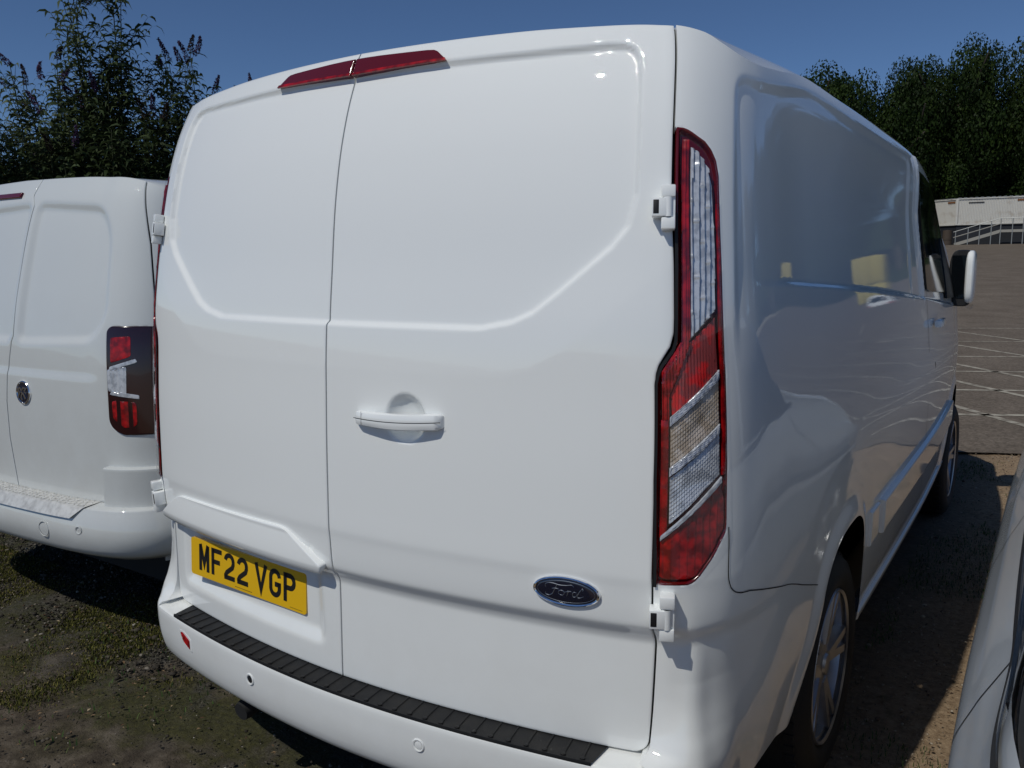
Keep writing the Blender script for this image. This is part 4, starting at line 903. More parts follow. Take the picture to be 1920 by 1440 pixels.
def mat_ground():
    m = D_.materials.new('earth'); m.use_nodes = True; n = m.node_tree.nodes; l = m.node_tree.links; b = n['Principled BSDF']; b.inputs['Roughness'].default_value = .95; b.inputs['Specular IOR Level'].default_value = .15
    g = n.new('ShaderNodeNewGeometry')
    def noise(sc, det=6, rough=.6, dist=0):
        t = n.new('ShaderNodeTexNoise'); t.inputs['Scale'].default_value = sc; t.inputs['Detail'].default_value = det; t.inputs['Roughness'].default_value = rough; t.inputs['Distortion'].default_value = dist; l.new(g.outputs['Position'], t.inputs['Vector']); return t.outputs['Fac']
    def ramp(src, stops):
        r = n.new('ShaderNodeValToRGB'); e = r.color_ramp.elements
        while len(e) < len(stops): e.new(.5)
        for q, (p, c) in zip(e, stops): q.position = p; q.color = (*c, 1) if len(c) == 3 else c
        l.new(src, r.inputs[0]); return r.outputs['Color']
    def mix(f, a, c):
        x = n.new('ShaderNodeMix'); x.data_type = 'RGBA'; l.new(f, x.inputs[0])
        for i, q in ((6, a), (7, c)):
            if hasattr(q, 'links') or hasattr(q, 'is_linked'): l.new(q, x.inputs[i])
            else: x.inputs[i].default_value = (*q, 1)
        return x.outputs[2]
    soil = ramp(noise(11, 8, .7), [(.3, (.038, .030, .022)), (.5, (.098, .078, .056)), (.7, (.20, .165, .125))])
    grey = ramp(noise(70, 4, .8), [(.35, (.035, .033, .030)), (.55, (.095, .090, .080)), (.75, (.22, .205, .18))])
    tan = ramp(noise(40, 6, .7), [(.3, (.20, .135, .080)), (.55, (.37, .265, .168)), (.8, (.48, .37, .25))])
    moss = ramp(noise(55, 6, .75), [(.3, (.016, .020, .004)), (.55, (.060, .062, .012)), (.75, (.14, .135, .028))])
    sp = n.new('ShaderNodeSeparateXYZ'); l.new(g.outputs['Position'], sp.inputs[0])
    def mr(src, a, c):
        q = n.new('ShaderNodeMapRange'); q.inputs[1].default_value = a; q.inputs[2].default_value = c; l.new(src, q.inputs[0]); return q.outputs[0]
    def math_(op, a, c):
        q = n.new('ShaderNodeMath'); q.operation = op; q.use_clamp = True
        for i, v in enumerate((a, c)):
            if isinstance(v, (int, float)): q.inputs[i].default_value = v
            else: l.new(v, q.inputs[i])
        return q.outputs[0]
    # gravelly strip further back on the left, moss in front of it, bare trodden tan soil on the right
    mossmask = math_('MULTIPLY', ramp(noise(2.1, 6, .7, .4), [(.46, (0, 0, 0)), (.56, (1, 1, 1))]), math_('MULTIPLY', mr(sp.outputs['Y'], -.30, .05), mr(sp.outputs['X'], .6, -.6)))
    gravel = math_('MULTIPLY', ramp(noise(2.2, 5, .6), [(.40, (0, 0, 0)), (.52, (1, 1, 1))]), mr(sp.outputs['Y'], -.1, .35))
    tanmask = mr(sp.outputs['X'], .75, 1.15)
    far = mr(sp.outputs['Y'], 12, 20)
    c = mix(gravel, soil, grey); c = mix(math_('MULTIPLY', mossmask, .65), c, moss)
    green = math_('MULTIPLY', ramp(noise(3.1, 5, .7), [(.60, (0, 0, 0)), (.68, (1, 1, 1))]), .55)
    c = mix(tanmask, c, mix(green, tan, moss)); pale = ramp(noise(5, 8, .7), [(.3, (.34, .29, .22)), (.6, (.52, .46, .37))]); c = mix(mr(sp.outputs['X'], 2.6, 3.6), c, pale); c = mix(mr(sp.outputs['Y'], 94, 99), c, (.02, .035, .012)); l.new(c, b.inputs['Base Color'])  # unseen ground further right made paler to bounce light on the van side
    bp = n.new('ShaderNodeBump'); bp.inputs['Strength'].default_value = .9; bp.inputs['Distance'].default_value = .012; l.new(noise(75, 7, .75), bp.inputs['Height']); l.new(bp.outputs[0], b.inputs['Normal'])
    return m
mesh('ground', np.stack([X, Y, Z], -1).reshape(-1, 3), grid_faces(*X.shape), mat_ground(), smooth=True, kind='structure')
# tarmac
xs = np.concatenate([np.linspace(-30, 30, 120)]); ys = np.concatenate([np.linspace(0, 1, 12), np.linspace(1.2, 92, 160)])
X, Y = np.meshgrid(xs, ys); Y0 = 5.62+.22*np.sin(X*1.7)+.12*np.sin(X*5.1+1)+.05*np.sin(X*17); Y = Y0+Y
M_tar = mat('tarmac', (.140, .113, .088), .9, spec=.15, noise=(1.1, (.20, .165, .13), .3, .75), bump=(60, .6, .004))
n_ = M_tar.node_tree.nodes; l_ = M_tar.node_tree.links
t_ = n_.new('ShaderNodeTexVoronoi'); t_.inputs['Scale'].default_value = 45; g_ = n_.new('ShaderNodeNewGeometry'); l_.new(g_.outputs['Position'], t_.inputs['Vector'])
mx_ = n_.new('ShaderNodeMix'); mx_.data_type = 'RGBA'; mx_.blend_type = 'MULTIPLY'; mx_.inputs[0].default_value = .55
sc_ = n_.new('ShaderNodeSeparateColor'); l_.new(t_.outputs['Color'], sc_.inputs[0]); rp_ = n_.new('ShaderNodeMapRange'); rp_.inputs[3].default_value = .45; rp_.inputs[4].default_value = 1.5; l_.new(sc_.outputs[0], rp_.inputs[0])
cb_ = n_.new('ShaderNodeCombineColor'); [l_.new(rp_.outputs[0], cb_.inputs[i]) for i in range(3)]
src = n_['Principled BSDF'].inputs['Base Color'].links[0].from_socket; l_.new(src, mx_.inputs[6]); l_.new(cb_.outputs[0], mx_.inputs[7]); l_.new(mx_.outputs[2], n_['Principled BSDF'].inputs['Base Color'])
mesh('tarmac', np.stack([X, Y, HT(X, Y)+.004], -1).reshape(-1, 3), grid_faces(*X.shape), M_tar, smooth=True, kind='structure')
M_line = mat('worn_line_paint', (.44, .40, .32), .85, noise=(9, (.20, .17, .13), .42, .64))
def line(p, q, wd=.09, z=.008):
    p = np.array(p, float); q = np.array(q, float); d = q-p; L_ = np.linalg.norm(d); d /= L_; nn = np.array([-d[1], d[0]])*wd/2; n = max(2, int(L_/2)); V = []
    for t in np.linspace(0, L_, n):
        for s in (1, -1): c = p+d*t+nn*s; V.append((c[0], c[1], float(HT(c[0], c[1]))+z))
    mesh('bay_marking', V, [(2*i, 2*i+1, 2*i+3, 2*i+2) for i in range(n-1)], M_line, smooth=False, kind='structure')
for y_ in (7.49, 9.22, 11.0, 12.9, 15.5, 18.6): line((-4.0, y_-4.7*.48), (7.5, y_+6.8*.48)) if y_ > 9 else line((-.6, y_-1.3*.48), (7.5, y_+6.8*.48))
for x_, y_ in ((.65, 7.98), (.5, 9.79), (.31, 11.58), (-.05, 14.49), (-.32, 17.26)): line((x_-1.4, y_+1.4*1.2), (x_+2.6, y_-2.6*1.2) if y_ > 9 else (x_+1.3, y_-1.3*1.3))
for i_ in range(7): line((3.5+i_*2.6, 24), (4.3+i_*2.6, 29))

# ------------------------------------------------------------------ loose stones, moss and weeds
def blobs(n, xy, size, name, m, squash=.6, seed=1):
    r = np.random.default_rng(seed); bm = bmesh.new(); bmesh.ops.create_icosphere(bm, subdivisions=1, radius=1); V0 = np.array([v.co[:] for v in bm.verts]); F0 = np.array([[v.index for v in f.verts] for f in bm.faces]); bm.free()
    k = len(V0); s = size(r, n)[:, None, None]*r.uniform(.6, 1.25, (n, 1, 3))*[1, 1, squash]; V = V0[None]*(1+r.normal(0, .16, (n, k, 1)))*s
    a = r.uniform(0, 6.28, n); c, sn = np.cos(a), np.sin(a); V = np.stack([V[..., 0]*c[:, None]-V[..., 1]*sn[:, None], V[..., 0]*sn[:, None]+V[..., 1]*c[:, None], V[..., 2]], -1)
    V += np.concatenate([xy, np.zeros((n, 1))], 1)[:, None, :]; F = (F0[None]+np.arange(n)[:, None, None]*k).reshape(-1, 3)
    o = mesh(name, V.reshape(-1, 3), F, m, smooth=False, kind='stuff'); return o
def inreg(r, n, x0, x1, y0, y1): return np.stack([r.uniform(x0, x1, n), r.uniform(y0, y1, n)], 1)
def matrand(name, stops, rough=.9, scale=3):
    m = D_.materials.new(name); m.use_nodes = True; n = m.node_tree.nodes; l = m.node_tree.links; b = n['Principled BSDF']; b.inputs['Roughness'].default_value = rough; b.inputs['Specular IOR Level'].default_value = .25
    g = n.new('ShaderNodeNewGeometry'); r = n.new('ShaderNodeValToRGB'); e = r.color_ramp.elements
    while len(e) < len(stops): e.new(.5)
    for q, (p, c) in zip(e, stops): q.position = p; q.color = (*c, 1)
    l.new(g.outputs['Random Per Island'], r.inputs[0]); l.new(r.outputs[0], b.inputs['Base Color']); return m
M_stone = matrand('pebble', [(0, (.02, .017, .013)), (.5, (.05, .042, .033)), (.88, (.10, .085, .065)), (.98, (.24, .21, .17)), (1, (.38, .35, .30))])
lg = lambda mu, sg: (lambda r, n: np.clip(np.exp(r.normal(math.log(mu), sg, n)), .001, .03))
rg = np.random.default_rng(5)
blobs(15000, inreg(rg, 15000, -5.2, .7, -1.0, 1.6), lg(.0026, .55), 'gravel', M_stone, seed=3)
blobs(12000, inreg(rg, 12000, -6, -1.2, .2, .9), lg(.0045, .45), 'gravel', M_stone, seed=4)
blobs(5000, inreg(rg, 5000, .9, 1.7, -.2, 6.0), lg(.0028, .5), 'gravel', matrand('tan_pebble', [(0, (.10, .07, .05)), (.6, (.22, .17, .12)), (1, (.42, .36, .28))]), seed=6)
def blades(n, xy, h, wd, name, m, seed=1, lean=.6, z0=0.):
    r = np.random.default_rng(seed); hh = h(r, n); a = r.uniform(0, 6.28, n); le = r.uniform(.1, lean, n)*hh; w2 = wd*r.uniform(.6, 1.3, n); b = a+1.57; z = np.full(n, z0)
    P0 = np.stack([xy[:, 0]-np.cos(b)*w2, xy[:, 1]-np.sin(b)*w2, z], -1); P1 = np.stack([xy[:, 0]+np.cos(b)*w2, xy[:, 1]+np.sin(b)*w2, z], -1)
    M0 = np.stack([xy[:, 0]+np.cos(a)*le*.4-np.cos(b)*w2*.7, xy[:, 1]+np.sin(a)*le*.4-np.sin(b)*w2*.7, z+hh*.6], -1); M1 = M0+np.stack([np.cos(b)*w2*1.4, np.sin(b)*w2*1.4, 0*z], -1)
    T_ = np.stack([xy[:, 0]+np.cos(a)*le, xy[:, 1]+np.sin(a)*le, z+hh], -1); V = np.stack([P0, P1, M1, M0, T_], 1).reshape(-1, 3); i = np.arange(n)*5
    F = [f for k in i for f in ((k, k+1, k+2, k+3), (k+3, k+2, k+4))]; return mesh(name, V, F, m, smooth=False, kind='stuff')
M_grass = matrand('moss_green', [(0, (.020, .026, .005)), (.5, (.075, .078, .014)), (.85, (.16, .15, .03)), (1, (.24, .20, .07))])
M_weed = matrand('weed_green', [(0, (.016, .038, .010)), (.7, (.045, .095, .020)), (1, (.10, .14, .04))])
def clumped(r, n, x0, x1, y0, y1, seed, th):
    q = inreg(r, n*3, x0, x1, y0, y1); f = fbm(q[:, 0]*2.4, q[:, 1]*2.4, seed, 4)+r.normal(0, .18, len(q)); return q[f > th][:n]
q = clumped(rg, 60000, -5.0, -.6, -.15, .70, 11, .25); blades(len(q), q, lambda r, n: r.uniform(.004, .014, n), .0018, 'moss', M_grass, 8, .9, -.004)
q = clumped(rg, 2500, -3.5, .9, -.9, 1.2, 15, .55); blades(len(q), q, lambda r, n: r.uniform(.006, .022, n), .0022, 'weeds', M_weed, 9, 1.0, -.003)
q = clumped(rg, 5000, .9, 1.45, .4, 5.5, 19, .3); q = q[rg.uniform(0, 1, len(q)) > .2]; blades(len(q), q, lambda r, n: r.uniform(.006, .028, n), .0016, 'grass', M_weed, 10, .8, -.004)

def litter(n, xy, name, m, seed=21):
    r = np.random.default_rng(seed); a = r.uniform(0, 6.28, n); s = r.uniform(.003, .010, n); ax_ = np.stack([np.cos(a), np.sin(a), r.normal(0, .15, n)], 1)*s[:, None]; b_ = np.stack([-np.sin(a), np.cos(a), r.normal(0, .15, n)], 1)*(s*r.uniform(.25, .6, n))[:, None]
    c = np.concatenate([xy, r.uniform(.001, .006, (n, 1))], 1); up_ = np.array([0, 0, .003]); V = np.stack([c-ax_, c+b_+up_, c+ax_, c-b_+up_], 1).reshape(-1, 3); return mesh(name, V, np.arange(4*n).reshape(-1, 4), m, smooth=False, kind='stuff')
M_dead = matrand('dead_leaf', [(0, (.06, .032, .018)), (.5, (.15, .085, .045)), (.9, (.30, .21, .12)), (1, (.42, .34, .22))])
litter(1500, clumped(rg, 1500, -4.5, .8, -1.0, 1.0, 33, -.2), 'dead_leaves', M_dead); litter(700, clumped(rg, 700, 1.0, 1.6, 0, 6, 35, -.3), 'dead_leaves', M_dead, 23)
# ------------------------------------------------------------------ foliage
def leafmat(name, a, b, c, tr=.25, rough=.55):
    m = D_.materials.new(name); m.use_nodes = True; n = m.node_tree.nodes; l = m.node_tree.links; p = n['Principled BSDF']; p.inputs['Roughness'].default_value = rough; p.inputs['Specular IOR Level'].default_value = .12
    g = n.new('ShaderNodeNewGeometry'); r = n.new('ShaderNodeValToRGB'); e = r.color_ramp.elements; e.new(.5)
    for q, (s, k) in zip(e, ((0, a), (.6, b), (1, c))): q.position = s; q.color = (*k, 1)
    t = n.new('ShaderNodeTexNoise'); t.inputs['Scale'].default_value = .35; l.new(g.outputs['Position'], t.inputs['Vector'])
    ad = n.new('ShaderNodeMath'); ad.operation = 'MULTIPLY_ADD'; ad.inputs[1].default_value = .7; l.new(g.outputs['Random Per Island'], ad.inputs[0])
    mm = n.new('ShaderNodeMapRange'); mm.inputs[1].default_value = .35; mm.inputs[2].default_value = .65; mm.inputs[3].default_value = -.2; mm.inputs[4].default_value = .4; l.new(t.outputs['Fac'], mm.inputs[0]); l.new(mm.outputs[0], ad.inputs[2])
    l.new(ad.outputs[0], r.inputs[0]); l.new(r.outputs[0], p.inputs['Base Color'])
    o = n['Material Output']; tl_ = n.new('ShaderNodeBsdfTranslucent'); l.new(r.outputs[0], tl_.inputs[0]); mx = n.new('ShaderNodeMixShader'); mx.inputs[0].default_value = tr
    l.new(p.outputs[0], mx.inputs[1]); l.new(tl_.outputs[0], mx.inputs[2]); l.new(mx.outputs[0], o.inputs[0]); return m
M_leafA = leafmat('buddleia_leaf', (.030, .046, .017), (.075, .102, .042), (.16, .19, .10))
M_leafB = leafmat('broadleaf_dark', (.010, .020, .005), (.021, .038, .009), (.040, .062, .013))
M_leafC = leafmat('broadleaf_mid', (.011, .022, .006), (.025, .046, .010), (.050, .080, .016))
M_leafY = leafmat('scrub_leaf', (.020, .028, .006), (.055, .068, .014), (.12, .12, .03))
M_bark = mat('bark', (.06, .048, .038), .9, noise=(8, (.11, .09, .075), .4, .7))
M_stem = mat('green_stem', (.045, .052, .022), .8)
M_flower = leafmat('lilac_flower', (.045, .025, .060), (.095, .055, .115), (.17, .11, .20), .1, .8)
M_seed = leafmat('brown_flower', (.022, .014, .012), (.045, .030, .028), (.08, .05, .055), .1, .9)
def leaves(P, dirs, ln, wd, droop, r):
    """lance leaves: P base (n,3), dirs horizontal unit (n,3)"""
    n = len(P); up = np.array([0, 0, 1.]); sd = np.cross(dirs, up); sd /= np.linalg.norm(sd, axis=1, keepdims=True)+1e-9
    tw = r.normal(0, .5, n)[:, None]; sd = sd*np.cos(tw)+up*np.sin(tw); ln = ln[:, None]; wd = wd[:, None]; dr = droop[:, None]
    a = P+dirs*ln*.35+up*ln*.10*(1-dr); b = P+dirs*ln*.72-up*ln*dr*.25; t = P+dirs*ln*.95-up*ln*dr*.75
    V = np.stack([P, a-sd*wd, a+sd*wd, b-sd*wd*.75, b+sd*wd*.75, t], 1); k = np.arange(n)[:, None]*6
    tri_ = np.array([[0, 1, 2], [1, 3, 4], [1, 4, 2], [3, 5, 4]]); return V.reshape(-1, 3), (tri_[None]+k[:, :, None]).reshape(-1, 3)
def buddleia(label, x, y, h, spread_, nst, seed, flowers=8, low=0, m=M_leafA, group=None):
    r = np.random.default_rng(seed); root = thing('butterfly_bush', label, 'bush', (x, y, 0), group=group); LOCAL.add(root.name)
    LP, LD, LL, LW, LR = [], [], [], [], []; sm = MB(); tips = []
    for i in range(nst):
        a = r.uniform(0, 6.28); rad = spread_*math.sqrt(r.uniform(0, 1)); hh = h*(1-.42*(rad/spread_)**2)*r.uniform(.60, .90) if i > 3 else h*r.uniform(.93, 1.0)
        if i <= 5: rad *= .45
        p0 = np.array([math.cos(a)*rad*.25, math.sin(a)*rad*.25, 0]); p2 = np.array([math.cos(a)*rad, math.sin(a)*rad, hh]); p1 = (p0+p2)/2+np.array([math.cos(a), math.sin(a), 0])*(-.12*rad)+r.normal(0, .08, 3)
        ts = np.linspace(0, 1, 9); pts = [(1-t)**2*p0+2*t*(1-t)*p1+t*t*p2 for t in ts]; sm.tube(pts, [.016*(1-t*.85)+.001 for t in ts], 4, False)
        tips.append((p2, pts[-1]-pts[-2]))
        shoots = [(p0, p1, p2, .35, 1.0, max(6, int(hh*7)))]
        for _ in range(int(25+hh*5)):
            t = r.uniform(.3, .95); b = (1-t)**2*p0+2*t*(1-t)*p1+t*t*p2; aa = r.uniform(0, 6.28); l_2 = r.uniform(.22, .55)*(1.25-t*.6); e = b+np.array([math.cos(aa)*l_2*.75, math.sin(aa)*l_2*.75, l_2*.75]); e[2] = min(e[2], h*1.0)
            shoots.append((b, (b+e)/2+[0, 0, -.04], e, .0, 1., max(3, int(l_2/.055)))); sm.tube([b, (b+e)/2+[0, 0, -.03], e], [.005, .003, .0015], 3, False)
            if r.uniform() < .25: tips.append((e, e-b))
        for (q0, q1, q2, t0, t1, k) in shoots:
            t = np.linspace(t0, t1, k)[:, None]; c = (1-t)**2*q0+2*t*(1-t)*q1+t*t*q2; an = r.uniform(0, 3.14)+np.arange(k)*1.57
            for sg in (0, math.pi):
                LP.append(c); LD.append(np.stack([np.cos(an+sg), np.sin(an+sg), r.uniform(.1, .7, k)], 1)); sz = r.uniform(.8, 1.2, k)*(1-.45*t[:, 0]*(k > 8)); LL.append(.120*sz); LW.append(.0145*sz); LR.append(r.uniform(.3, 1.2, k))
    LP = np.concatenate(LP); LD = np.concatenate(LD); LD /= np.linalg.norm(LD, axis=1, keepdims=True); V, F = leaves(LP, LD, np.concatenate(LL), np.concatenate(LW), np.concatenate(LR), r)
    mesh('foliage', V, F, m, root, False); sm.build('stems', M_stem, root)
    tips.sort(key=lambda t: -t[0][2]); pick = tips[:flowers//2]+[tips[i] for i in r.choice(np.arange(flowers//2, min(len(tips), flowers*5)), flowers-flowers//2, False)]
    for (p, d) in pick:
        d = d/np.linalg.norm(d); d = d+np.array([r.normal(0, .25), r.normal(0, .25), .2]); d /= np.linalg.norm(d); L_ = r.uniform(.13, .26); k = 260; t = r.uniform(0, 1, k); rad = .027*(1-t)**.55*np.minimum(1, t*8+.4)
        a = r.uniform(0, 6.28, k); o1 = np.cross(d, [0, 0, 1.]); o1 /= np.linalg.norm(o1)+1e-9; o2_ = np.cross(d, o1); bend = np.array([r.normal(0, .5), r.normal(0, .5), -.35])*(.14)
        ctr = p+d*(t*L_)[:, None]+bend*(t**2)[:, None]*.5; pos = ctr+(o1*np.cos(a)[:, None]+o2_*np.sin(a)[:, None])*rad[:, None]; s = .0065
        V = (pos[:, None, :]+r.normal(0, s, (k, 4, 3))).reshape(-1, 3); F = np.arange(k*4).reshape(-1, 4); mesh('flower_spike', V, F, M_flower if r.uniform() < .6 else M_seed, root, False)
    return root
def bpos(az, d): return CAM[0]+math.sin(math.radians(az))*d, CAM[1]+math.cos(math.radians(az))*d
for (az, d, h_, sp, ns, sd_, fl, lab, mm) in (
    (-57.8, 9.4, 4.15, .95, 78, 3, 16, 'tallest butterfly bush with lilac spikes against the sky', M_leafA),
    (-60.6, 9.6, 3.40, 1.0, 72, 4, 14, 'butterfly bush with drooping brown flower spikes left of the tallest one', M_leafA),
    (-53.2, 9.3, 3.55, .9, 62, 5, 9, 'slim butterfly bush whose spikes rise beside the large van roof', M_leafA),
    (-50.2, 9.6, 3.2, .8, 22, 9, 6, 'butterfly bush mostly hidden behind the large van', M_leafA),
    (-64.8, 9.2, 3.25, 1.1, 70, 6, 14, 'low bush at the left edge of the photo with dull purple spikes', M_leafA),
    (-66.5, 12.5, 4.0, 1.6, 56, 7, 0, 'yellowish green scrub behind the bushes at far left', M_leafY),
    (-61.5, 12.5, 3.9, 1.6, 60, 8, 0, 'yellowish green scrub showing between the bushes', M_leafY),
    (-55.5, 12.0, 3.9, 1.7, 60, 12, 0, 'dark scrub low behind the tallest butterfly bush', M_leafY)):
    bx, by = bpos(az, d); buddleia(lab, bx, by, h_, sp, ns, sd_, fl, m=mm, group='bushes behind the small van')

def crown_mesh(seed, n, leaf=.42, lobes=26):
    r = np.random.default_rng(seed); c = r.normal(0, 1, (lobes, 3)); c /= np.linalg.norm(c, axis=1, keepdims=True); c *= r.uniform(.25, .80, (lobes, 1))*[1, 1, 1]; c[:, 2] = abs(c[:, 2])*.95*np.sign(r.uniform(-.45, 1, lobes)); rad = r.uniform(.18, .36, lobes)
    k = r.choice(lobes, n, p=rad**2/np.sum(rad**2)); d = r.normal(0, 1, (n, 3)); d /= np.linalg.norm(d, axis=1, keepdims=True); P = c[k]+d*(rad[k]*r.uniform(.55, 1.12, n)**.7)[:, None]
    # twigs breaking the outline
    nn = d+r.normal(0, .6, (n, 3)); nn /= np.linalg.norm(nn, axis=1, keepdims=True); t1 = np.cross(nn, r.normal(0, 1, (n, 3))); t1 /= np.linalg.norm(t1, axis=1, keepdims=True); t2 = np.cross(nn, t1); s = leaf*r.uniform(.5, 1.2, (n, 1))
    V = np.stack([P-t1*s, P+t2*s*.6, P+t1*s, P-t2*s*.6], 1).reshape(-1, 3); return V, np.arange(n*4).reshape(-1, 4)
CR = []
for i in range(4):
    V, F = crown_mesh(40+i, 30000, .021); me = D_.meshes.new('crown'); me.vertices.add(len(V)); me.vertices.foreach_set('co', V.astype(np.float32).ravel()); nf = len(F); me.loops.add(nf*4); me.loops.foreach_set('vertex_index', F.astype(np.int32).ravel()); me.polygons.add(nf); me.polygons.foreach_set('loop_start', (np.arange(nf)*4).astype(np.int32)); me.update(calc_edges=True); me.materials.append(M_leafB if i % 2 else M_leafC); CR.append(me)
TR = []
for i in range(2):
    mb = MB(); mb.tube([(0, 0, 0), (.02, .01, .3), (.0, .02, .62)], [.032, .024, .014], 8)
    for k in range(6): a = k*1.05+i; mb.tube([(0, 0, .22+.05*k), (math.cos(a)*.12, math.sin(a)*.12, .36+.05*k), (math.cos(a)*.30, math.sin(a)*.30, .50+.06*k)], [.012, .008, .003], 5)
    o = mb.build('trunk', M_bark); TR.append(o.data); D_.objects.remove(o)
def tree(label, az, dist, top, wid, i, group='trees of the wood behind the yard', name='woodland_tree', zb=None):
    x = CAM[0]+math.sin(math.radians(az))*dist; y = CAM[1]+math.cos(math.radians(az))*dist; z = float(HT(x, y)) if zb is None else zb; h = top-z
    root = thing(name, label, 'tree', (x, y, z), rz=(i*2.4) % 6.28, group=group)
    c = D_.objects.new('crown', CR[i % 4]); COL.objects.link(c); c.parent = root; c.location = (0, 0, h*.46); c.scale = (wid/2, wid/2, h*.54)
    t = D_.objects.new('trunk', TR[i % 2]); COL.objects.link(t); t.parent = root; t.scale = (h*.9, h*.9, h)
G = 'woodland trees one cannot tell apart'
tree('rounded tree left of the gap in the wood, over the van roof', -14.2, 104, 24.0, 17, 0)
tree('small tree just left of the sky gap', -12.0, 106, 23.2, 12, 1)
tree('lower tree at the bottom of the sky gap', -10.4, 103, 23.2, 14, 2)
tree('tree with ragged left shoulder right of the sky gap', -8.5, 105, 23.4, 13, 3)
tree('second tallest tree with a broad rounded top', -6.2, 106, 26.0, 14, 0)
tree('tallest tree of the wood, near the right edge', -4.0, 106, 25.0, 13, 1)
tree('tree at the right edge of the photo, slightly lower', -1.2, 107, 21.8, 13, 2)
k_ = 0
for az_, d_, t_p, w_ in ((-16.5, 108, 20, 14), (-19, 108, 20, 14), (-12.8, 99, 17.0, 12), (-10.6, 98.5, 14.5, 11), (-8.9, 104, 16, 9), (-7.2, 107, 17, 9), (-5.2, 107, 18, 12), (-2.6, 107, 18.5, 13), (-.2, 104, 18, 13), (1.5, 108, 22, 14), (4.5, 107, 24, 14), (8, 108, 26, 15), (11.5, 108, 23, 15), (15, 108, 26, 15), (19, 108, 24, 15), (23, 108, 25, 15), (28, 108, 22, 17), (34, 108, 24, 17), (41, 108, 22, 18), (-22, 108, 21, 16), (-27, 108, 20, 18), (-33, 108, 20, 18), (-40, 108, 18, 20), (-48, 108, 18, 20)):
    tree('dark woodland tree merging into the wood behind the yard', az_, d_, t_p, w_, k_, group=G); k_ += 1

# ------------------------------------------------------------------ site cabins and ramp
M_cab = mat('cabin_white', (.62, .60, .55), .6, noise=(1.2, (.42, .36, .29), .55, .8)); M_cabd = mat('cabin_base', (.012, .014, .02), .7); M_steel = mat('galvanised', (.36, .37, .36), .5, metal=.4); M_rust = mat('rust', (.22, .09, .03), .9); M_redp = mat('red_post', (.35, .03, .02), .5); M_deck = mat('ramp_deck', (.34, .32, .28), .8)
def cabin(label, x0, y0, ang, L_, z0=4.45, h=2.65):
    root = thing('site_cabin', label, 'cabin', (x0, y0, float(HT(x0, y0))), rz=ang); LOCAL.add(root.name); zb = z0-root.location[2]
    n = int(L_/.14); pf = []
    for k in range(n):
        a = k*L_/n; w_ = L_/n
        pf += [(a, 0), (a+w_*.35, 0), (a+w_*.5, .05), (a+w_*.85, .05)]
    pf.append((L_, 0)); V = [(p, q, zz) for p, q in pf for zz in (zb, zb+h)]
    F = [(2*i, 2*i+2, 2*i+3, 2*i+1) for i in range(len(pf)-1)]; m1 = MB(); m1.add(V, F); m1.box((0, .06, zb), (L_, 2.4, zb+h)); m1.build('wall', M_cab, root, False)
    m1 = MB(); m1.box((-.05, -.06, zb+h-.10), (L_+.05, .02, zb+h+.02)); m1.build('rail', M_cab, root, False); m1 = MB(); m1.box((-.05, -.06, zb-.02), (L_+.05, .02, zb+.12)); m1.build('rail', M_cab, root, False)
    for xx in (0, L_): m1 = MB(); m1.box((xx-.09, -.07, zb), (xx+.09, .05, zb+h)); m1.build('corner_post', M_cab, root, False)
    m1 = MB()
    for k in range(int(L_/.5)): m1.box((k*.5+.05, -.08, zb+h+.022), (k*.5+.33, 2.4, zb+h+.075))
    m1.build('roof_sheet', M_steel, root, False)
    m1 = MB(); m1.box((0, .1, -.3), (L_, 2.3, zb-.022)); m1.build('base', M_cabd, root, False)
    m1 = MB(); m1.box((1.0, -.03, zb+h-.50), (2.4, -.005, zb+h-.40)); m1.build('vent', M_cabd, root, False)
    m1 = MB(); m1.box((L_-1.1, -.03, zb+h-.42), (L_-.2, -.004, zb+h-.25)); m1.build('rust_patch', M_rust, root, False)
    return root
cabin('white corrugated site cabin facing the yard, behind the access ramp', -8.5, 97.0, 0, 6.35)
cabin('white corrugated site cabin turned away, left of the ramp', -12.9, 100.6, -.63, 5.3)
m1 = MB(); m1.box((-2.02, 96.7, 2.4), (-1.82, 96.9, 7.1)); o = m1.build('red_post', M_redp, None, False); o['label'] = 'red post at the right end of the white cabin'; o['category'] = 'post'
rp = thing('access_ramp', 'pale access ramp with handrails rising in front of the cabin', 'ramp', (-8, 95.5, 2.4)); zr = float(HT(-8, 95.5))
def rz_(x): return zr+.15+1.25*min(max((x+8.4)/3.9, 0), 1)
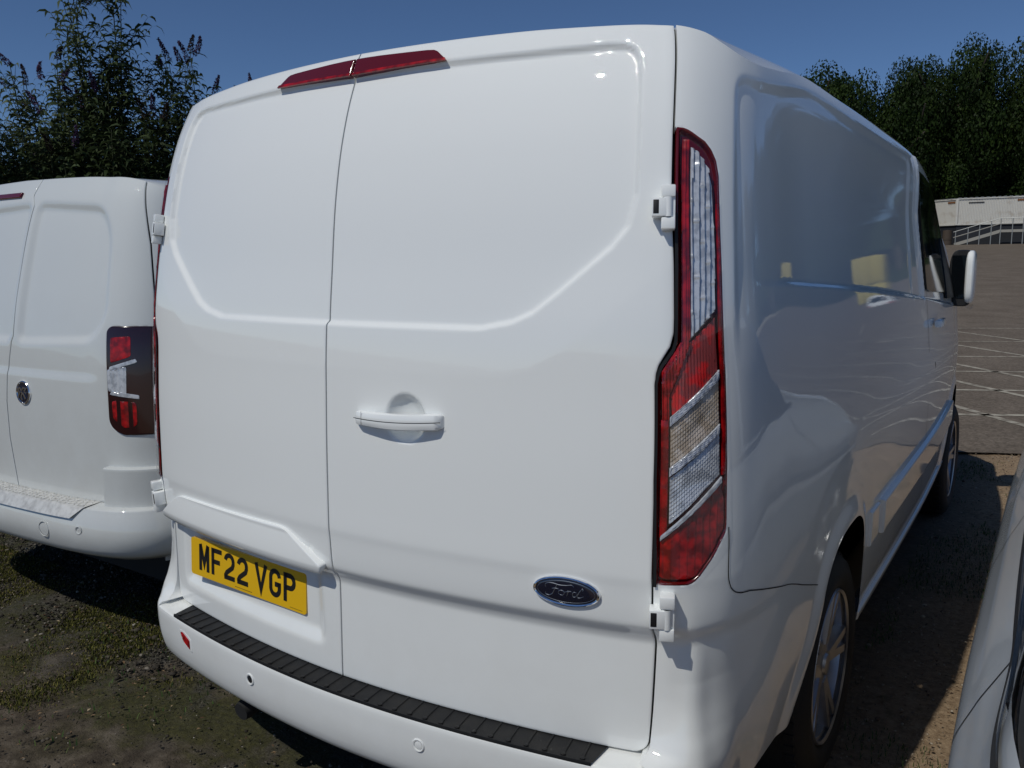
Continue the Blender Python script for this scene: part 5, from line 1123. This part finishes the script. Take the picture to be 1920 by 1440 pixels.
m1 = MB(); m1.add([(-8.4, 95.0, rz_(-8.4)), (-8.4, 96.2, rz_(-8.4)), (-4.5, 95.0, rz_(-4.5)), (-4.5, 96.2, rz_(-4.5)), (-8.4, 95.0, rz_(-8.4)-.32), (-4.5, 95.0, rz_(-4.5)-.32)], [(0, 2, 3, 1), (4, 5, 2, 0)]); m1.build('slope', M_deck, rp, False)
m1 = MB(); m1.box((-4.5, 95.0, rz_(0)-.25), (-2.4, 96.2, rz_(0))); m1.build('landing', M_deck, rp, False)
for x_ in (-8.3, -7.2, -6.2, -5.2, -4.4, -3.4, -2.5): m1 = MB(); m1.tube([(x_, 95.0, zr-.1), (x_, 95.0, rz_(x_)+1.1)], .045, 6); m1.build('rail_post', M_steel, rp)
for hz in (.55, 1.1): m1 = MB(); m1.tube([(-8.5, 95.0, rz_(-8.4)+hz), (-4.5, 95.0, rz_(-4.5)+hz), (-2.4, 95.0, rz_(0)+hz)], .055 if hz < 1 else .035, 6); m1.build('handrail', M_deck if hz < 1 else M_steel, rp)
m1 = MB(); m1.lathe([(0, 1.5), (.42, 1.45), (.45, .1), (.45, 0)], lambda V: np.stack([V[:, 1]-9.0, V[:, 2]+94.6, V[:, 0]+float(HT(-9, 94.6))], 1), 14); m1.lathe([(.47, .5), (.47, .56)], lambda V: np.stack([V[:, 1]-9.0, V[:, 2]+94.6, V[:, 0]+float(HT(-9, 94.6))], 1), 14)
o = m1.build('oil_drum', mat('drum_brown', (.07, .05, .035), .8), None); o['label'] = 'dark brown drum standing at the foot of the ramp'; o['category'] = 'drum'
# things across the yard that the van's side mirrors
M_yc = mat('crate_yellow', (.62, .50, .12), .6); M_or = mat('banner_orange', (.62, .12, .04), .7)
st = thing('crate_stack', 'yellow crates stacked beside the white hatchback, mirrored in the van side', 'crates', (11.5, 57, float(HT(0, 57))))
for i in range(3):
    for j in range(2): m1 = MB(); z_ = float(HT(0, 57)); m1.box((10.3+i*1.05, 56.5, z_+j*1.05), (11.3+i*1.05, 57.5, z_+j*1.05+1.0), None, .03); m1.build('crate', M_yc, st)
